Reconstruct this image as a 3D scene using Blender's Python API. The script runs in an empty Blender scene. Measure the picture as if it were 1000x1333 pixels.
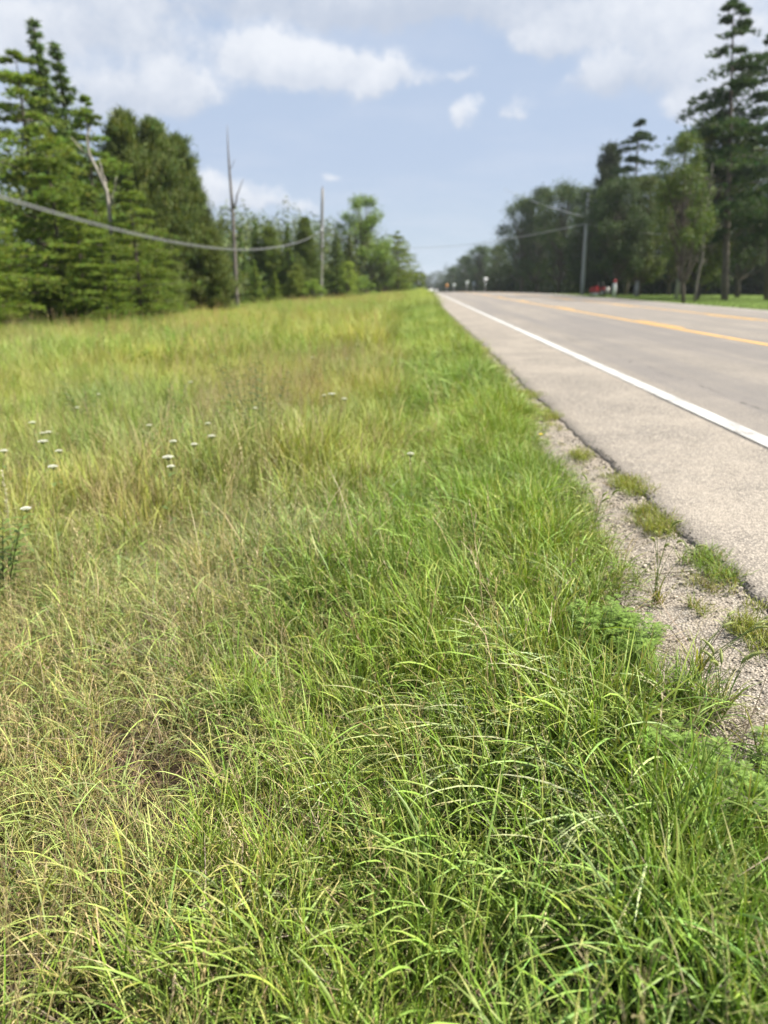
import bpy, math, random
import numpy as np
from mathutils import Vector, Matrix, Euler
R = math.radians
SC = bpy.context.scene
COL = SC.collection

# ------------------------------------------------------------------ camera
EYE = 1.08                       # metres above the pavement edge
PITCH, YAW = 17.24, 2.27         # down, left of the road direction
cam_d = bpy.data.cameras.new('camera')
cam = bpy.data.objects.new('camera', cam_d); COL.objects.link(cam)
cam.location = (0, 0, EYE)
cam.rotation_euler = (R(90 - PITCH), 0, R(YAW))
cam_d.sensor_fit = 'VERTICAL'; cam_d.sensor_height = 36.0; cam_d.lens = 25.98
cam_d.clip_start = 0.05; cam_d.clip_end = 6000
cam_d.dof.use_dof = True; cam_d.dof.focus_distance = 1.95; cam_d.dof.aperture_fstop = 2.4
SC.camera = cam
bpy.context.view_layer.update()
CR = cam.rotation_euler.to_matrix()
FPX = 962.0
def ray(px, py):
    return (CR @ Vector(((px - 500) / FPX, -(py - 666.5) / FPX, -1.0))).normalized()
def at_y(px, py, Y):             # point of the sight line at road distance Y
    d = ray(px, py); return Vector((0, 0, EYE)) + d * (Y / d.y)
def at_z(px, py, Z):
    d = ray(px, py); return Vector((0, 0, EYE)) + d * ((Z - EYE) / d.z)

# ------------------------------------------------------------------ light
SUN_EL, SUN_AZ = 52.0, 90.0      # azimuth measured clockwise from the road direction (+Y)
EXPOSURE = 1.45
HAZE = 0.0002
SC.view_settings.view_transform = 'Standard'; SC.view_settings.look = 'None'
SC.view_settings.gamma = 1.0; SC.view_settings.use_curve_mapping = False
SC.view_settings.exposure = EXPOSURE
SC.render.engine = 'CYCLES'
SC.cycles.max_bounces = 7; SC.cycles.diffuse_bounces = 3; SC.cycles.transmission_bounces = 5
SC.cycles.transparent_max_bounces = 6; SC.cycles.use_denoising = True
SC.cycles.caustics_reflective = False; SC.cycles.caustics_refractive = False
sd = bpy.data.lights.new('sun', 'SUN'); sd.energy = 4.7; sd.angle = R(0.53); sd.color = (1.0, 0.94, 0.84)
sun = bpy.data.objects.new('sun', sd); COL.objects.link(sun)
sdir = Vector((math.sin(R(SUN_AZ)) * math.cos(R(SUN_EL)), math.cos(R(SUN_AZ)) * math.cos(R(SUN_EL)), math.sin(R(SUN_EL))))
sun.rotation_euler = sdir.to_track_quat('Z', 'Y').to_euler(); sun.location = (20, 10, 40)

# ------------------------------------------------------------------ node helper
class NB:
    def __init__(s, tree): s.t = tree; s.n = tree.nodes; s.l = tree.links
    def new(s, typ, **kw):
        n = s.n.new(typ)
        for k, v in kw.items(): setattr(n, k, v)
        return n
    def put(s, sock, v):
        if v is None: return
        if isinstance(v, bpy.types.NodeSocket): s.l.new(v, sock)
        else: sock.default_value = v
    def m(s, op, a, b=None, c=None, clamp=False):
        n = s.new('ShaderNodeMath', operation=op); n.use_clamp = clamp
        s.put(n.inputs[0], a); s.put(n.inputs[1], b); s.put(n.inputs[2], c); return n.outputs[0]
    def mix(s, f, a, b, mode='MIX'):
        n = s.new('ShaderNodeMix', data_type='RGBA', blend_type=mode)
        s.put(n.inputs[0], f); s.put(n.inputs[6], a); s.put(n.inputs[7], b); return n.outputs[2]
    def noise(s, vec, scale, detail=4, rough=0.55, dist=0.0, out=0):
        n = s.new('ShaderNodeTexNoise'); s.put(n.inputs['Vector'], vec)
        n.inputs['Scale'].default_value = scale; n.inputs['Detail'].default_value = detail
        n.inputs['Roughness'].default_value = rough; n.inputs['Distortion'].default_value = dist
        return n.outputs[out]
    def ss(s, v, a, b, lo=0.0, hi=1.0):
        n = s.new('ShaderNodeMapRange', interpolation_type='SMOOTHSTEP')
        s.put(n.inputs[0], v); n.inputs[1].default_value = a; n.inputs[2].default_value = b
        n.inputs[3].default_value = lo; n.inputs[4].default_value = hi; return n.outputs[0]
def c4(r, g, b): return (r, g, b, 1)

# ------------------------------------------------------------------ sky
def build_world():
    w = bpy.data.worlds.new('World'); SC.world = w; w.use_nodes = True
    nb = NB(w.node_tree); nb.n.clear()
    sky = nb.new('ShaderNodeTexSky', sky_type='NISHITA')
    sky.sun_disc = False; sky.sun_elevation = R(SUN_EL); sky.sun_rotation = R(SUN_AZ)
    sky.air_density = 1.0; sky.dust_density = 2.2; sky.ozone_density = 1.2; sky.altitude = 200
    tc = nb.new('ShaderNodeTexCoord').outputs['Generated']
    sep = nb.new('ShaderNodeSeparateXYZ'); nb.put(sep.inputs[0], tc)
    X, Y, Z = sep.outputs
    az = nb.m('ARCTAN2', X, Y); el = nb.m('ARCSINE', Z)
    # low-frequency + fine warp so that the heaps get billowed edges
    wc = nb.new('ShaderNodeTexNoise'); nb.put(wc.inputs['Vector'], tc); wc.inputs['Scale'].default_value = 14
    wc.inputs['Detail'].default_value = 7; wc.inputs['Roughness'].default_value = 0.6
    ws = nb.new('ShaderNodeSeparateColor'); nb.put(ws.inputs[0], wc.outputs['Color'])
    azw = nb.m('ADD', az, nb.m('MULTIPLY', nb.m('SUBTRACT', ws.outputs[0], 0.5), 0.11))
    elw = nb.m('ADD', el, nb.m('MULTIPLY', nb.m('SUBTRACT', ws.outputs[1], 0.5), 0.065))
    fine = nb.noise(tc, 34, 6, 0.6)
    # (px, py, half width px, half height px, opacity, lightness)
    heaps = [(335, 78, 50, 36, 1.0, 1.05), (385, 88, 60, 38, 1.0, 1.05), (450, 94, 62, 34, 1.0, 1.0), (520, 86, 55, 24, .95, .95), (600, 92, 34, 12, .6, .8),
             (215, 105, 66, 40, .75, .85), (140, 118, 70, 28, .55, .7), (258, 122, 40, 22, .65, .85),
             (611, 148, 30, 22, .9, 1.0), (675, 143, 20, 12, .7, .9), (690, 125, 60, 10, .35, .8),
             (775, 36, 90, 34, .62, .9), (870, 60, 80, 30, .72, .95), (930, 30, 90, 36, .6, .9), (825, 106, 95, 20, .6, .35), (900, 140, 70, 20, .7, .8), (775, 96, 30, 16, .7, 1.0), (705, 50, 40, 18, .8, .95), (960, 100, 60, 30, .7, .85), (980,170,60,30,.6,.85),
             (300, 262, 100, 28, .85, .95), (600, 262, 90, 12, .3, .8), (560, 300, 120, 14, .3, .7), (130, 150, 120, 30, .5, .6), (265, 232, 70, 26, .55, .9), (385, 272, 60, 12, .5, .95), (420, 229, 24, 9, .7, .95),
             (400, 6, 260, 18, .75, .38), (150, 40, 130, 26, .8, .5), (60, 60, 70, 30, .6, .8), (560, 12, 140, 22, .6, .5), (840, 20, 170, 26, .6, .75), (990, 130, 60, 30, .6, .6), (150, 2, 70, 18, .9, .95), (10, 40, 50, 40, .8, 1.0), (600, -30, 300, 40, .8, .5), (-60, 150, 120, 60, .6, .8), (1090, 100, 90, 60, .7, .8)]
    tot = relh = lit = None
    for (px, py, rx, ry, op, li) in heaps:
        d = ray(px, py); a0 = math.atan2(d.x, d.y); e0 = math.asin(d.z)
        k = 1 / FPX * 0.93
        da = nb.m('DIVIDE', nb.m('SUBTRACT', azw, a0), rx * k); de = nb.m('DIVIDE', nb.m('SUBTRACT', elw, e0), ry * k)
        r2 = nb.m('ADD', nb.m('MULTIPLY', da, da), nb.m('MULTIPLY', de, de))
        g = nb.m('MULTIPLY', nb.m('EXPONENT', nb.m('MULTIPLY', r2, -1.25)), op)
        h = nb.m('MULTIPLY', g, de); q = nb.m('MULTIPLY', g, li)
        tot = g if tot is None else nb.m('ADD', tot, g)
        relh = h if relh is None else nb.m('ADD', relh, h)
        lit = q if lit is None else nb.m('ADD', lit, q)
    t1 = nb.m('ADD', tot, 0.001)
    relh = nb.m('DIVIDE', relh, t1); lit = nb.m('DIVIDE', lit, t1)
    dens = nb.m('MULTIPLY', tot, nb.m('ADD', 0.45, nb.m('MULTIPLY', fine, 1.1)))
    cov = nb.ss(dens, 0.34, 0.95)
    # the same broken cloud elsewhere in the sky
    zc = nb.m('ADD', nb.m('MAXIMUM', Z, 0.0), 0.12)
    cb = nb.new('ShaderNodeCombineXYZ'); nb.put(cb.inputs[0], nb.m('DIVIDE', X, zc)); nb.put(cb.inputs[1], nb.m('DIVIDE', Y, zc))
    fb = nb.noise(cb.outputs[0], 1.5, 7, 0.55)
    gen = nb.m('MULTIPLY', nb.ss(fb, 0.42, 0.72), 0.6)
    gen = nb.m('MULTIPLY', gen, nb.m('ADD', 0.30, nb.m('MULTIPLY', nb.ss(el, 0.24, 0.36), 0.70)))
    light = nb.m('ADD', nb.m('MULTIPLY', relh, 0.42), nb.m('ADD', nb.m('MULTIPLY', lit, 0.85), nb.m('MULTIPLY', nb.m('SUBTRACT', fine, 0.5), 0.9)))
    light = nb.ss(light, 0.1, 1.25)
    ccol = nb.mix(light, c4(4.1, 4.6, 5.5), c4(6.7, 6.9, 7.3))
    # thin summer haze over the blue, thicker towards the horizon
    hz = nb.ss(el, 0.0, 0.55, 0.92, 0.72)
    hcol = nb.mix(nb.ss(el, 0.0, 0.16), c4(4.45, 5.3, 6.25), c4(3.9, 4.7, 6.1))
    base = nb.mix(hz, sky.outputs[0], hcol)
    base = nb.mix(gen, base, c4(5.7, 6.0, 6.7))
    out = nb.mix(nb.m('MULTIPLY', cov, 0.92), base, ccol)
    bg = nb.new('ShaderNodeBackground'); nb.put(bg.inputs[0], out); bg.inputs[1].default_value = 0.050
    o = nb.new('ShaderNodeOutputWorld'); nb.l.new(bg.outputs[0], o.inputs[0])
    w.cycles.sampling_method = 'MANUAL'; w.cycles.sample_map_resolution = 512
build_world()

# ------------------------------------------------------------------ materials
def new_mat(name):
    m = bpy.data.materials.new(name); m.use_nodes = True
    nb = NB(m.node_tree); nb.n.clear()
    o = nb.new('ShaderNodeOutputMaterial'); return m, nb, o
def leaf_mat(name, trans=0.35, rough=0.5, spec=0.3, tint=False, objcol=False, wide=None):
    m, nb, o = new_mat(name)
    col = nb.new('ShaderNodeAttribute', attribute_name='Col').outputs['Color']
    if tint:
        t = nb.new('ShaderNodeAttribute', attribute_type='INSTANCER', attribute_name='tint').outputs['Color']
        col = nb.mix(1.0, col, t, 'MULTIPLY')
    if objcol:
        oi = nb.new('ShaderNodeObjectInfo').outputs['Color']
        col = nb.mix(1.0, col, oi, 'MULTIPLY')
    p = nb.new('ShaderNodeBsdfPrincipled'); nb.put(p.inputs['Base Color'], col)
    p.inputs['Roughness'].default_value = rough; p.inputs['Specular IOR Level'].default_value = spec
    tr = nb.new('ShaderNodeBsdfTranslucent')
    nb.put(tr.inputs[0], nb.mix(1.0, col, c4(1.25, 1.2, 0.6), 'MULTIPLY'))
    mx = nb.new('ShaderNodeMixShader'); mx.inputs[0].default_value = trans
    nb.l.new(p.outputs[0], mx.inputs[1]); nb.l.new(tr.outputs[0], mx.inputs[2]); nb.l.new(mx.outputs[0], o.inputs[0])
    return m
def plain_mat(name, col, rough=0.6, metal=0.0, var=0.25, scale=8.0, stretch=(1, 1, 1), bump=0.0, obj=True):
    m, nb, o = new_mat(name)
    tc = nb.new('ShaderNodeTexCoord').outputs['Object']
    mp = nb.new('ShaderNodeMapping'); nb.put(mp.inputs[0], tc); mp.inputs['Scale'].default_value = stretch
    n = nb.noise(mp.outputs[0], scale, 6, 0.6)
    lo = tuple(c * (1 - var) for c in col) + (1,); hi = tuple(min(1, c * (1 + var)) for c in col) + (1,)
    p = nb.new('ShaderNodeBsdfPrincipled'); nb.put(p.inputs['Base Color'], nb.mix(nb.ss(n, 0.3, 0.7), lo, hi))
    p.inputs['Roughness'].default_value = rough; p.inputs['Metallic'].default_value = metal
    if bump:
        b = nb.new('ShaderNodeBump'); b.inputs['Strength'].default_value = bump; b.inputs['Distance'].default_value = 0.01
        nb.put(b.inputs['Height'], n); nb.l.new(b.outputs[0], p.inputs['Normal'])
    nb.l.new(p.outputs[0], o.inputs[0]); return m
def world_pos(nb):
    g = nb.new('ShaderNodeNewGeometry').outputs['Position']
    s = nb.new('ShaderNodeSeparateXYZ'); nb.put(s.inputs[0], g); return g, s.outputs

EDGE, WLINE, Y1, Y2, W2, FAREDGE = 1.22, 2.46, 6.0, 9.85, 13.45, 14.5
def asphalt(name, lane):
    m, nb, o = new_mat(name); g, (x, y, z) = world_pos(nb)
    v = nb.new('ShaderNodeTexVoronoi'); nb.put(v.inputs['Vector'], g); v.inputs['Scale'].default_value = 95 if not lane else 120
    stone = nb.new('ShaderNodeSeparateColor'); nb.put(stone.inputs[0], v.outputs['Color'])
    big = nb.noise(g, 0.9, 5, 0.6); mid = nb.noise(g, 9, 5, 0.6)
    if lane: dark, light = c4(0.152, 0.137, 0.117), c4(0.338, 0.301, 0.257)
    else:    dark, light = c4(0.138, 0.120, 0.098), c4(0.385, 0.342, 0.285)
    col = nb.mix(nb.ss(stone.outputs[0], 0.05, 0.95), dark, light)
    col = nb.mix(nb.m('MULTIPLY', nb.ss(v.outputs['Distance'], 0.35, 0.75), 0.75), col, c4(0.049, 0.044, 0.040))
    col = nb.mix(nb.ss(mid, 0.3, 0.75, 0.0, 0.28), col, c4(0.137, 0.129, 0.121))
    col = nb.mix(nb.ss(big, 0.35, 0.7, 0.0, 0.35), col, c4(0.298, 0.262, 0.217) if lane else c4(0.387, 0.338, 0.273))
    if lane:
        mp = nb.new('ShaderNodeMapping'); nb.put(mp.inputs[0], g); mp.inputs['Scale'].default_value = (1, 0.035, 1)
        st = nb.noise(mp.outputs[0], 2.3, 4, 0.55)
        col = nb.mix(nb.ss(st, 0.40, 0.66, 0.0, 0.62), col, c4(0.133, 0.124, 0.121))
        for wx, ww in ((3.35, .38), (5.0, .38), (10.8, .4), (12.4, .4)):
            wob = nb.m('ADD', x, nb.m('MULTIPLY', nb.m('SUBTRACT', st, .5), .5))
            f = nb.m('ABSOLUTE', nb.m('SUBTRACT', wob, wx)); f = nb.ss(f, 0.0, ww, 0.55, 0.0)
            col = nb.mix(f, col, c4(0.129, 0.121, 0.117))
        # broken hairline crack along the first wheel track
        cx = nb.m('ADD', nb.m('ADD', x, nb.m('MULTIPLY', nb.m('SUBTRACT', nb.noise(g, 1.2, 6, .7), .5), .55)), -3.05)
        cr = nb.m('MULTIPLY', nb.ss(nb.m('ABSOLUTE', cx), 0.004, 0.016, 1, 0), nb.ss(nb.noise(g, .8, 2), .5, .58))
        col = nb.mix(nb.m('MULTIPLY', cr, .8), col, c4(0.032, 0.030, 0.028))
    else:
        # raw dark binder along the crumbling edge, open joint along the edge line
        e = nb.m('ADD', x, nb.m('MULTIPLY', nb.m('SUBTRACT', mid, .5), .16))
        col = nb.mix(nb.ss(e, EDGE - .01, EDGE + .16, 0.6, 0.0), col, c4(0.061, 0.055, 0.049))
        jx = nb.m('ADD', x, nb.m('MULTIPLY', nb.m('SUBTRACT', nb.noise(g, 5, 4), .5), .02))
        j = nb.m('MULTIPLY', nb.ss(nb.m('ABSOLUTE', nb.m('SUBTRACT', jx, WLINE - .092)), .006, .014, 1, 0), nb.ss(y, 7.2, 7.8, 1, 0.15))
        col = nb.mix(j, col, c4(0.040, 0.039, 0.037))
    p = nb.new('ShaderNodeBsdfPrincipled'); nb.put(p.inputs['Base Color'], col)
    p.inputs['Roughness'].default_value = 0.85; p.inputs['Specular IOR Level'].default_value = 0.35
    b = nb.new('ShaderNodeBump'); b.inputs['Strength'].default_value = 0.9; b.inputs['Distance'].default_value = 0.006
    hgt = nb.m('SUBTRACT', nb.m('MULTIPLY', stone.outputs[1], .6), v.outputs['Distance'])
    nb.put(b.inputs['Height'], hgt); nb.l.new(b.outputs[0], p.inputs['Normal'])
    nb.l.new(p.outputs[0], o.inputs[0]); return m
def paint(name, col, wear):
    m, nb, o = new_mat(name); g, (x, y, z) = world_pos(nb)
    n = nb.noise(g, 60, 5, .7); n2 = nb.noise(g, 3, 5, .6)
    f = nb.ss(nb.m('ADD', n, nb.m('MULTIPLY', nb.m('SUBTRACT', n2, .5), .8)), .50, .68, 0, wear)
    p = nb.new('ShaderNodeBsdfPrincipled')
    c = nb.mix(nb.ss(n2, .3, .7, 0, .25), col, tuple(k * .8 for k in col[:3]) + (1,))
    nb.put(p.inputs['Base Color'], nb.mix(f, c, c4(.17, .155, .14))); p.inputs['Roughness'].default_value = .6
    b = nb.new('ShaderNodeBump'); b.inputs['Strength'].default_value = .4; b.inputs['Distance'].default_value = .003
    nb.put(b.inputs['Height'], n); nb.l.new(b.outputs[0], p.inputs['Normal'])
    nb.l.new(p.outputs[0], o.inputs[0]); return m
def ground_mat():
    m, nb, o = new_mat('soil_and_thatch'); g, (x, y, z) = world_pos(nb)
    n = nb.noise(g, 2.2, 6, .6); f = nb.noise(g, 45, 5, .65); far = nb.noise(g, .12, 5, .6)
    soil = nb.mix(nb.ss(f, .3, .7), c4(.022, .016, .010), c4(.075, .056, .036))
    green = nb.mix(nb.ss(nb.noise(g, 12, 5, .65), .3, .7), c4(.045, .075, .014), c4(.13, .17, .035))
    dist = nb.ss(y, 5, 14)
    lawn = nb.mix(nb.ss(far, .35, .65), c4(.075, .12, .022), c4(.14, .18, .045))
    col = nb.mix(nb.m('MULTIPLY', dist, .9), nb.mix(nb.ss(n, .45, .7, 0, .4), soil, green), nb.mix(nb.ss(f, .3, .7, .25, 1), green, lawn))
    rightl = nb.ss(x, 14, 15)
    col = nb.mix(rightl, col, nb.mix(nb.ss(n, .3, .7), c4(.065, .11, .02), c4(.115, .16, .035)))
    p = nb.new('ShaderNodeBsdfPrincipled'); nb.put(p.inputs['Base Color'], col); p.inputs['Roughness'].default_value = .95
    p.inputs['Specular IOR Level'].default_value = .1
    b = nb.new('ShaderNodeBump'); b.inputs['Strength'].default_value = .8; b.inputs['Distance'].default_value = .02
    nb.put(b.inputs['Height'], f); nb.l.new(b.outputs[0], p.inputs['Normal'])
    nb.l.new(p.outputs[0], o.inputs[0]); return m
def gravel_mat():
    m, nb, o = new_mat('limestone_gravel_bed'); g, (x, y, z) = world_pos(nb)
    v = nb.new('ShaderNodeTexVoronoi'); nb.put(v.inputs['Vector'], g); v.inputs['Scale'].default_value = 110
    s = nb.new('ShaderNodeSeparateColor'); nb.put(s.inputs[0], v.outputs['Color'])
    n = nb.noise(g, 7, 5, .6)
    col = nb.mix(nb.ss(s.outputs[0], 0, 1), c4(0.173, 0.148, 0.119), c4(0.360, 0.324, 0.274))
    col = nb.mix(nb.ss(n, .4, .62, 0, .75), col, c4(0.317, 0.270, 0.209))
    col = nb.mix(nb.m('MULTIPLY', nb.ss(v.outputs['Distance'], .4, .8), .6), col, c4(0.065, 0.050, 0.036))
    p = nb.new('ShaderNodeBsdfPrincipled'); nb.put(p.inputs['Base Color'], col); p.inputs['Roughness'].default_value = .9
    b = nb.new('ShaderNodeBump'); b.inputs['Strength'].default_value = 1; b.inputs['Distance'].default_value = .006
    nb.put(b.inputs['Height'], nb.m('SUBTRACT', s.outputs[1], v.outputs['Distance'])); nb.l.new(b.outputs[0], p.inputs['Normal'])
    nb.l.new(p.outputs[0], o.inputs[0]); return m
def attr_mat(name, rough=.85):
    m, nb, o = new_mat(name)
    col = nb.new('ShaderNodeAttribute', attribute_name='Col').outputs['Color']
    t = nb.new('ShaderNodeAttribute', attribute_type='INSTANCER', attribute_name='tint').outputs['Color']
    p = nb.new('ShaderNodeBsdfPrincipled'); nb.put(p.inputs['Base Color'], nb.mix(1.0, col, t, 'MULTIPLY'))
    p.inputs['Roughness'].default_value = rough; nb.l.new(p.outputs[0], o.inputs[0]); return m

M = dict(
    shoulder=asphalt('worn_shoulder_asphalt', False), lane=asphalt('worn_lane_asphalt', True),
    white=paint('white_road_paint', c4(.40, .40, .38), .9), yellow=paint('yellow_road_paint', c4(.56, .32, .055), .6),
    ground=ground_mat(), gravel=gravel_mat(), stone=attr_mat('crushed_limestone'),
    blade=leaf_mat('grass_blade', .22, .52, .32, tint=True), weed=leaf_mat('weed_leaf', .32, .5, .3),
    foliage=leaf_mat('tree_foliage', .28, .6, .2, objcol=True),
    bark=plain_mat('rough_bark', (.085, .068, .053), .95, var=.45, scale=6, stretch=(3, 3, .6), bump=.8),
    greywood=plain_mat('grey_dead_wood', (.12, .105, .09), .9, var=.35, scale=7, stretch=(2, 2, .5), bump=.4),
    deadwood=plain_mat('bleached_dead_wood', (.25, .225, .19), .85, var=.3, scale=7, stretch=(2, 2, .5), bump=.4),
    pole=plain_mat('weathered_grey_pole', (.18, .172, .16), .85, var=.25, scale=6, stretch=(6, 6, .4), bump=.3),
    metal=plain_mat('galvanised_metal', (.55, .56, .57), .45, .8, var=.1),
    cable=plain_mat('aged_grey_cable', (.15, .155, .155), .5, 0, var=.1),
    palecable=plain_mat('pale_cable', (.38, .39, .40), .5, 0, var=.1), palepole=plain_mat('pale_grey_pole', (.33, .335, .33), .85, var=.15, scale=6, stretch=(6, 6, .4), bump=.3),
    dcable=plain_mat('dark_cable', (.10, .10, .11), .6, 0, var=.1),
    signw=plain_mat('white_sign_face', (.55,.56,.57), .45, var=.06), signo=plain_mat('orange_sign_face', (.5,.22,.04), .5, var=.08),
    signy=plain_mat('pale_green_white_sign_face', (.38,.43,.41), .5, var=.06),
    red=plain_mat('red_paint', (.30,.018,.025), .35, var=.15), black=plain_mat('black_rubber', (.02, .02, .02), .8, var=.2),
    greym=plain_mat('grey_painted_metal', (.5, .5, .5), .5, var=.1), cream=plain_mat('cream_plastic', (.42,.40,.36), .5, var=.1),
    ceramic=plain_mat('brown_insulator', (.12, .05, .03), .25, var=.1), concrete=plain_mat('pale_concrete', (.28,.27,.25), .9, var=.2),
)

# ------------------------------------------------------------------ object helpers
def tag(o, label=None, cat=None, group=None, kind=None):
    if label: o['label'] = label
    if cat: o['category'] = cat
    if group: o['group'] = group
    if kind: o['kind'] = kind
    return o
def link(name, me, parent=None):
    o = bpy.data.objects.new(name, me); COL.objects.link(o)
    if parent is not None: o.parent = parent
    return o
def empty(name, loc, rz=0.0):
    o = bpy.data.objects.new(name, None); COL.objects.link(o); o.location = loc; o.rotation_euler = (0, 0, rz)
    o.empty_display_size = .2; return o
def mesh_np(name, V, F, mat, C=None, smooth=False):
    """V (n,3); F: list of arrays (m,k) ; C (n,3)"""
    me = bpy.data.meshes.new(name); V = np.asarray(V, dtype=np.float32)
    if isinstance(F, np.ndarray): F = [F]
    nf = sum(len(f) for f in F); idx = np.concatenate([f.ravel() for f in F]).astype(np.int32)
    tot = np.concatenate([np.full(len(f), f.shape[1]) for f in F]).astype(np.int32)
    st = np.concatenate([[0], np.cumsum(tot)[:-1]]).astype(np.int32)
    me.vertices.add(len(V)); me.vertices.foreach_set('co', V.ravel())
    me.loops.add(len(idx)); me.loops.foreach_set('vertex_index', idx)
    me.polygons.add(nf); me.polygons.foreach_set('loop_start', st); me.polygons.foreach_set('loop_total', tot)
    if smooth: me.polygons.foreach_set('use_smooth', np.ones(nf, dtype=bool))
    if C is not None:
        a = me.color_attributes.new('Col', 'FLOAT_COLOR', 'POINT')
        a.data.foreach_set('color', np.hstack([C, np.ones((len(C), 1))]).astype(np.float32).ravel())
    me.materials.append(mat); me.update(calc_edges=True); return me
class Acc:
    def __init__(s): s.V = []; s.F = []; s.C = []; s.n = 0
    def add(s, V, F, C=None):
        V = np.asarray(V, float)
        s.V.append(V); s.C.append(np.zeros((len(V), 3)) + (np.asarray(C) if C is not None else .5))
        if isinstance(F, np.ndarray): F = [F]
        for f in F:
            f = np.asarray(f)
            if f.shape[1] == 3: f = np.hstack([f, f[:, 2:3]])  # padded; split on build
            s.F.append(f + s.n)
        s.n += len(V)
    def build(s, name, mat, smooth=False, col=True):
        F = np.vstack(s.F); tri = F[F[:, 2] == F[:, 3]][:, :3]; quad = F[F[:, 2] != F[:, 3]]
        L = [f for f in (quad, tri) if len(f)]
        return mesh_np(name, np.vstack(s.V), L, mat, np.vstack(s.C) if col else None, smooth)
def tube(acc, pts, radii, sides=6, C=None, cap=True):
    pts = np.asarray(pts, float); radii = np.asarray(radii, float); n = len(pts)
    T = np.gradient(pts, axis=0); T /= np.linalg.norm(T, axis=1)[:, None] + 1e-9
    ref = np.array([0, 0, 1.0]) if abs(T[0][2]) < .9 else np.array([1.0, 0, 0])
    A = np.cross(T, ref); A /= np.linalg.norm(A, axis=1)[:, None] + 1e-9; B = np.cross(T, A)
    th = np.arange(sides) / sides * 2 * np.pi
    ring = np.cos(th)[None, :, None] * A[:, None, :] + np.sin(th)[None, :, None] * B[:, None, :]
    V = (pts[:, None, :] + ring * radii[:, None, None]).reshape(-1, 3)
    i, j = np.meshgrid(np.arange(n - 1), np.arange(sides), indexing='ij'); j2 = (j + 1) % sides
    F = np.stack([i * sides + j, i * sides + j2, (i + 1) * sides + j2, (i + 1) * sides + j], -1).reshape(-1, 4)
    Fs = [F]
    if cap:
        V = np.vstack([V, pts[0], pts[-1]]); a, b = n * sides, n * sides + 1; jj = np.arange(sides)
        Fs.append(np.stack([np.full(sides, a), (jj + 1) % sides, jj], -1))
        Fs.append(np.stack([np.full(sides, b), (n - 1) * sides + jj, (n - 1) * sides + (jj + 1) % sides], -1))
    acc.add(V, Fs, C)
def box(acc, c, s, C=None, rz=0.0, taper=1.0, bev=0.0):
    x, y, z = np.array(s) / 2.0
    V = np.array([[-x, -y, -z], [x, -y, -z], [x, y, -z], [-x, y, -z], [-x * taper, -y * taper, z], [x * taper, -y * taper, z], [x * taper, y * taper, z], [-x * taper, y * taper, z]])
    cs, sn = math.cos(rz), math.sin(rz); V = V @ np.array([[cs, sn, 0], [-sn, cs, 0], [0, 0, 1]])
    F = np.array([[0, 3, 2, 1], [4, 5, 6, 7], [0, 1, 5, 4], [1, 2, 6, 5], [2, 3, 7, 6], [3, 0, 4, 7]])
    acc.add(V + np.array(c), F, C)

# ------------------------------------------------------------------ terrain
def sstep(v, a, b):
    t = np.clip((np.asarray(v, float) - a) / (b - a), 0, 1); return t * t * (3 - 2 * t)
def wob(x, y, s, seed=0.0):
    """cheap smooth noise about 0, roughly +-1"""
    a = seed * 1.7
    return (np.sin(x * s * 1.0 + y * s * .6 + a) + np.sin(-x * s * .7 + y * s * 1.3 + a * 2.1) + np.sin(x * s * 1.9 - y * s * 1.1 + a * 3.3) * .6
            + np.sin(x * s * 3.1 + y * s * 2.7 + a * .7) * .4) / 3.0
def crest(y):
    y = np.asarray(y, float); d = np.clip(y - 60, 0, None)
    return -np.where(d < 60, 1.0e-4 * d * d, .36 + .012 * (d - 60))
def pave(x, y):
    xc = (EDGE + FAREDGE) / 2; hw = (FAREDGE - EDGE) / 2
    return crest(y) + .085 * (1 - (np.abs(np.asarray(x, float) - xc) / hw) ** 1.4)
def edge_x(y): return EDGE + .028 * wob(y, y * .3, 2.3, 1) + .02 * wob(y, 0, 9.0, 2) + .010 * wob(y, 0, 31., 5)
XS = [-400, -60, -30, -16, -8, -4, -2.5, -1.2, -.4, .15, .62, 1.0, 1.22, 1.6, 14.2, 14.7, 16, 20, 30, 60, 400]
ZS = [-3.0, -1.6, -1.25, -1.0, -.75, -.58, -.50, -.42, -.34, -.25, -.115, -.05, -.022, -.06, -.09, -.06, -.12, -.2, -.25, -.4, -1.5]
def ground(x, y):
    x = np.asarray(x, float); y = np.asarray(y, float)
    z = np.interp(x, XS, ZS) + crest(y)
    lf = sstep(-x, .2, 1.5) + sstep(x, 15, 18)
    z = z + lf * (.03 * wob(x, y, 1.1, 3) + .05 * wob(x, y, .25, 4)) + .012 * wob(x, y, 4.5, 7) * (1 - sstep(x, .9, 1.2))
    return z
def grid_mesh(name, xs, ys, zf, mat, edge=None):
    xs = np.asarray(xs); ys = np.asarray(ys)
    X, Yg = np.meshgrid(xs, ys, indexing='ij')
    if edge is not None: X = edge(X, Yg)
    V = np.stack([X, Yg, zf(X, Yg)], -1).reshape(-1, 3); n, k = len(xs), len(ys)
    i, j = np.meshgrid(np.arange(n - 1), np.arange(k - 1), indexing='ij')
    F = np.stack([i * k + j, (i + 1) * k + j, (i + 1) * k + j + 1, i * k + j + 1], -1).reshape(-1, 4)
    return mesh_np(name, V, F, mat, smooth=True)
ysr = np.unique(np.concatenate([np.arange(-30, 0, 1.), np.arange(0, 14, .12), np.arange(14, 60, .6), np.arange(60, 200, 4.), np.arange(200, 3001, 60.)]))
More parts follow.
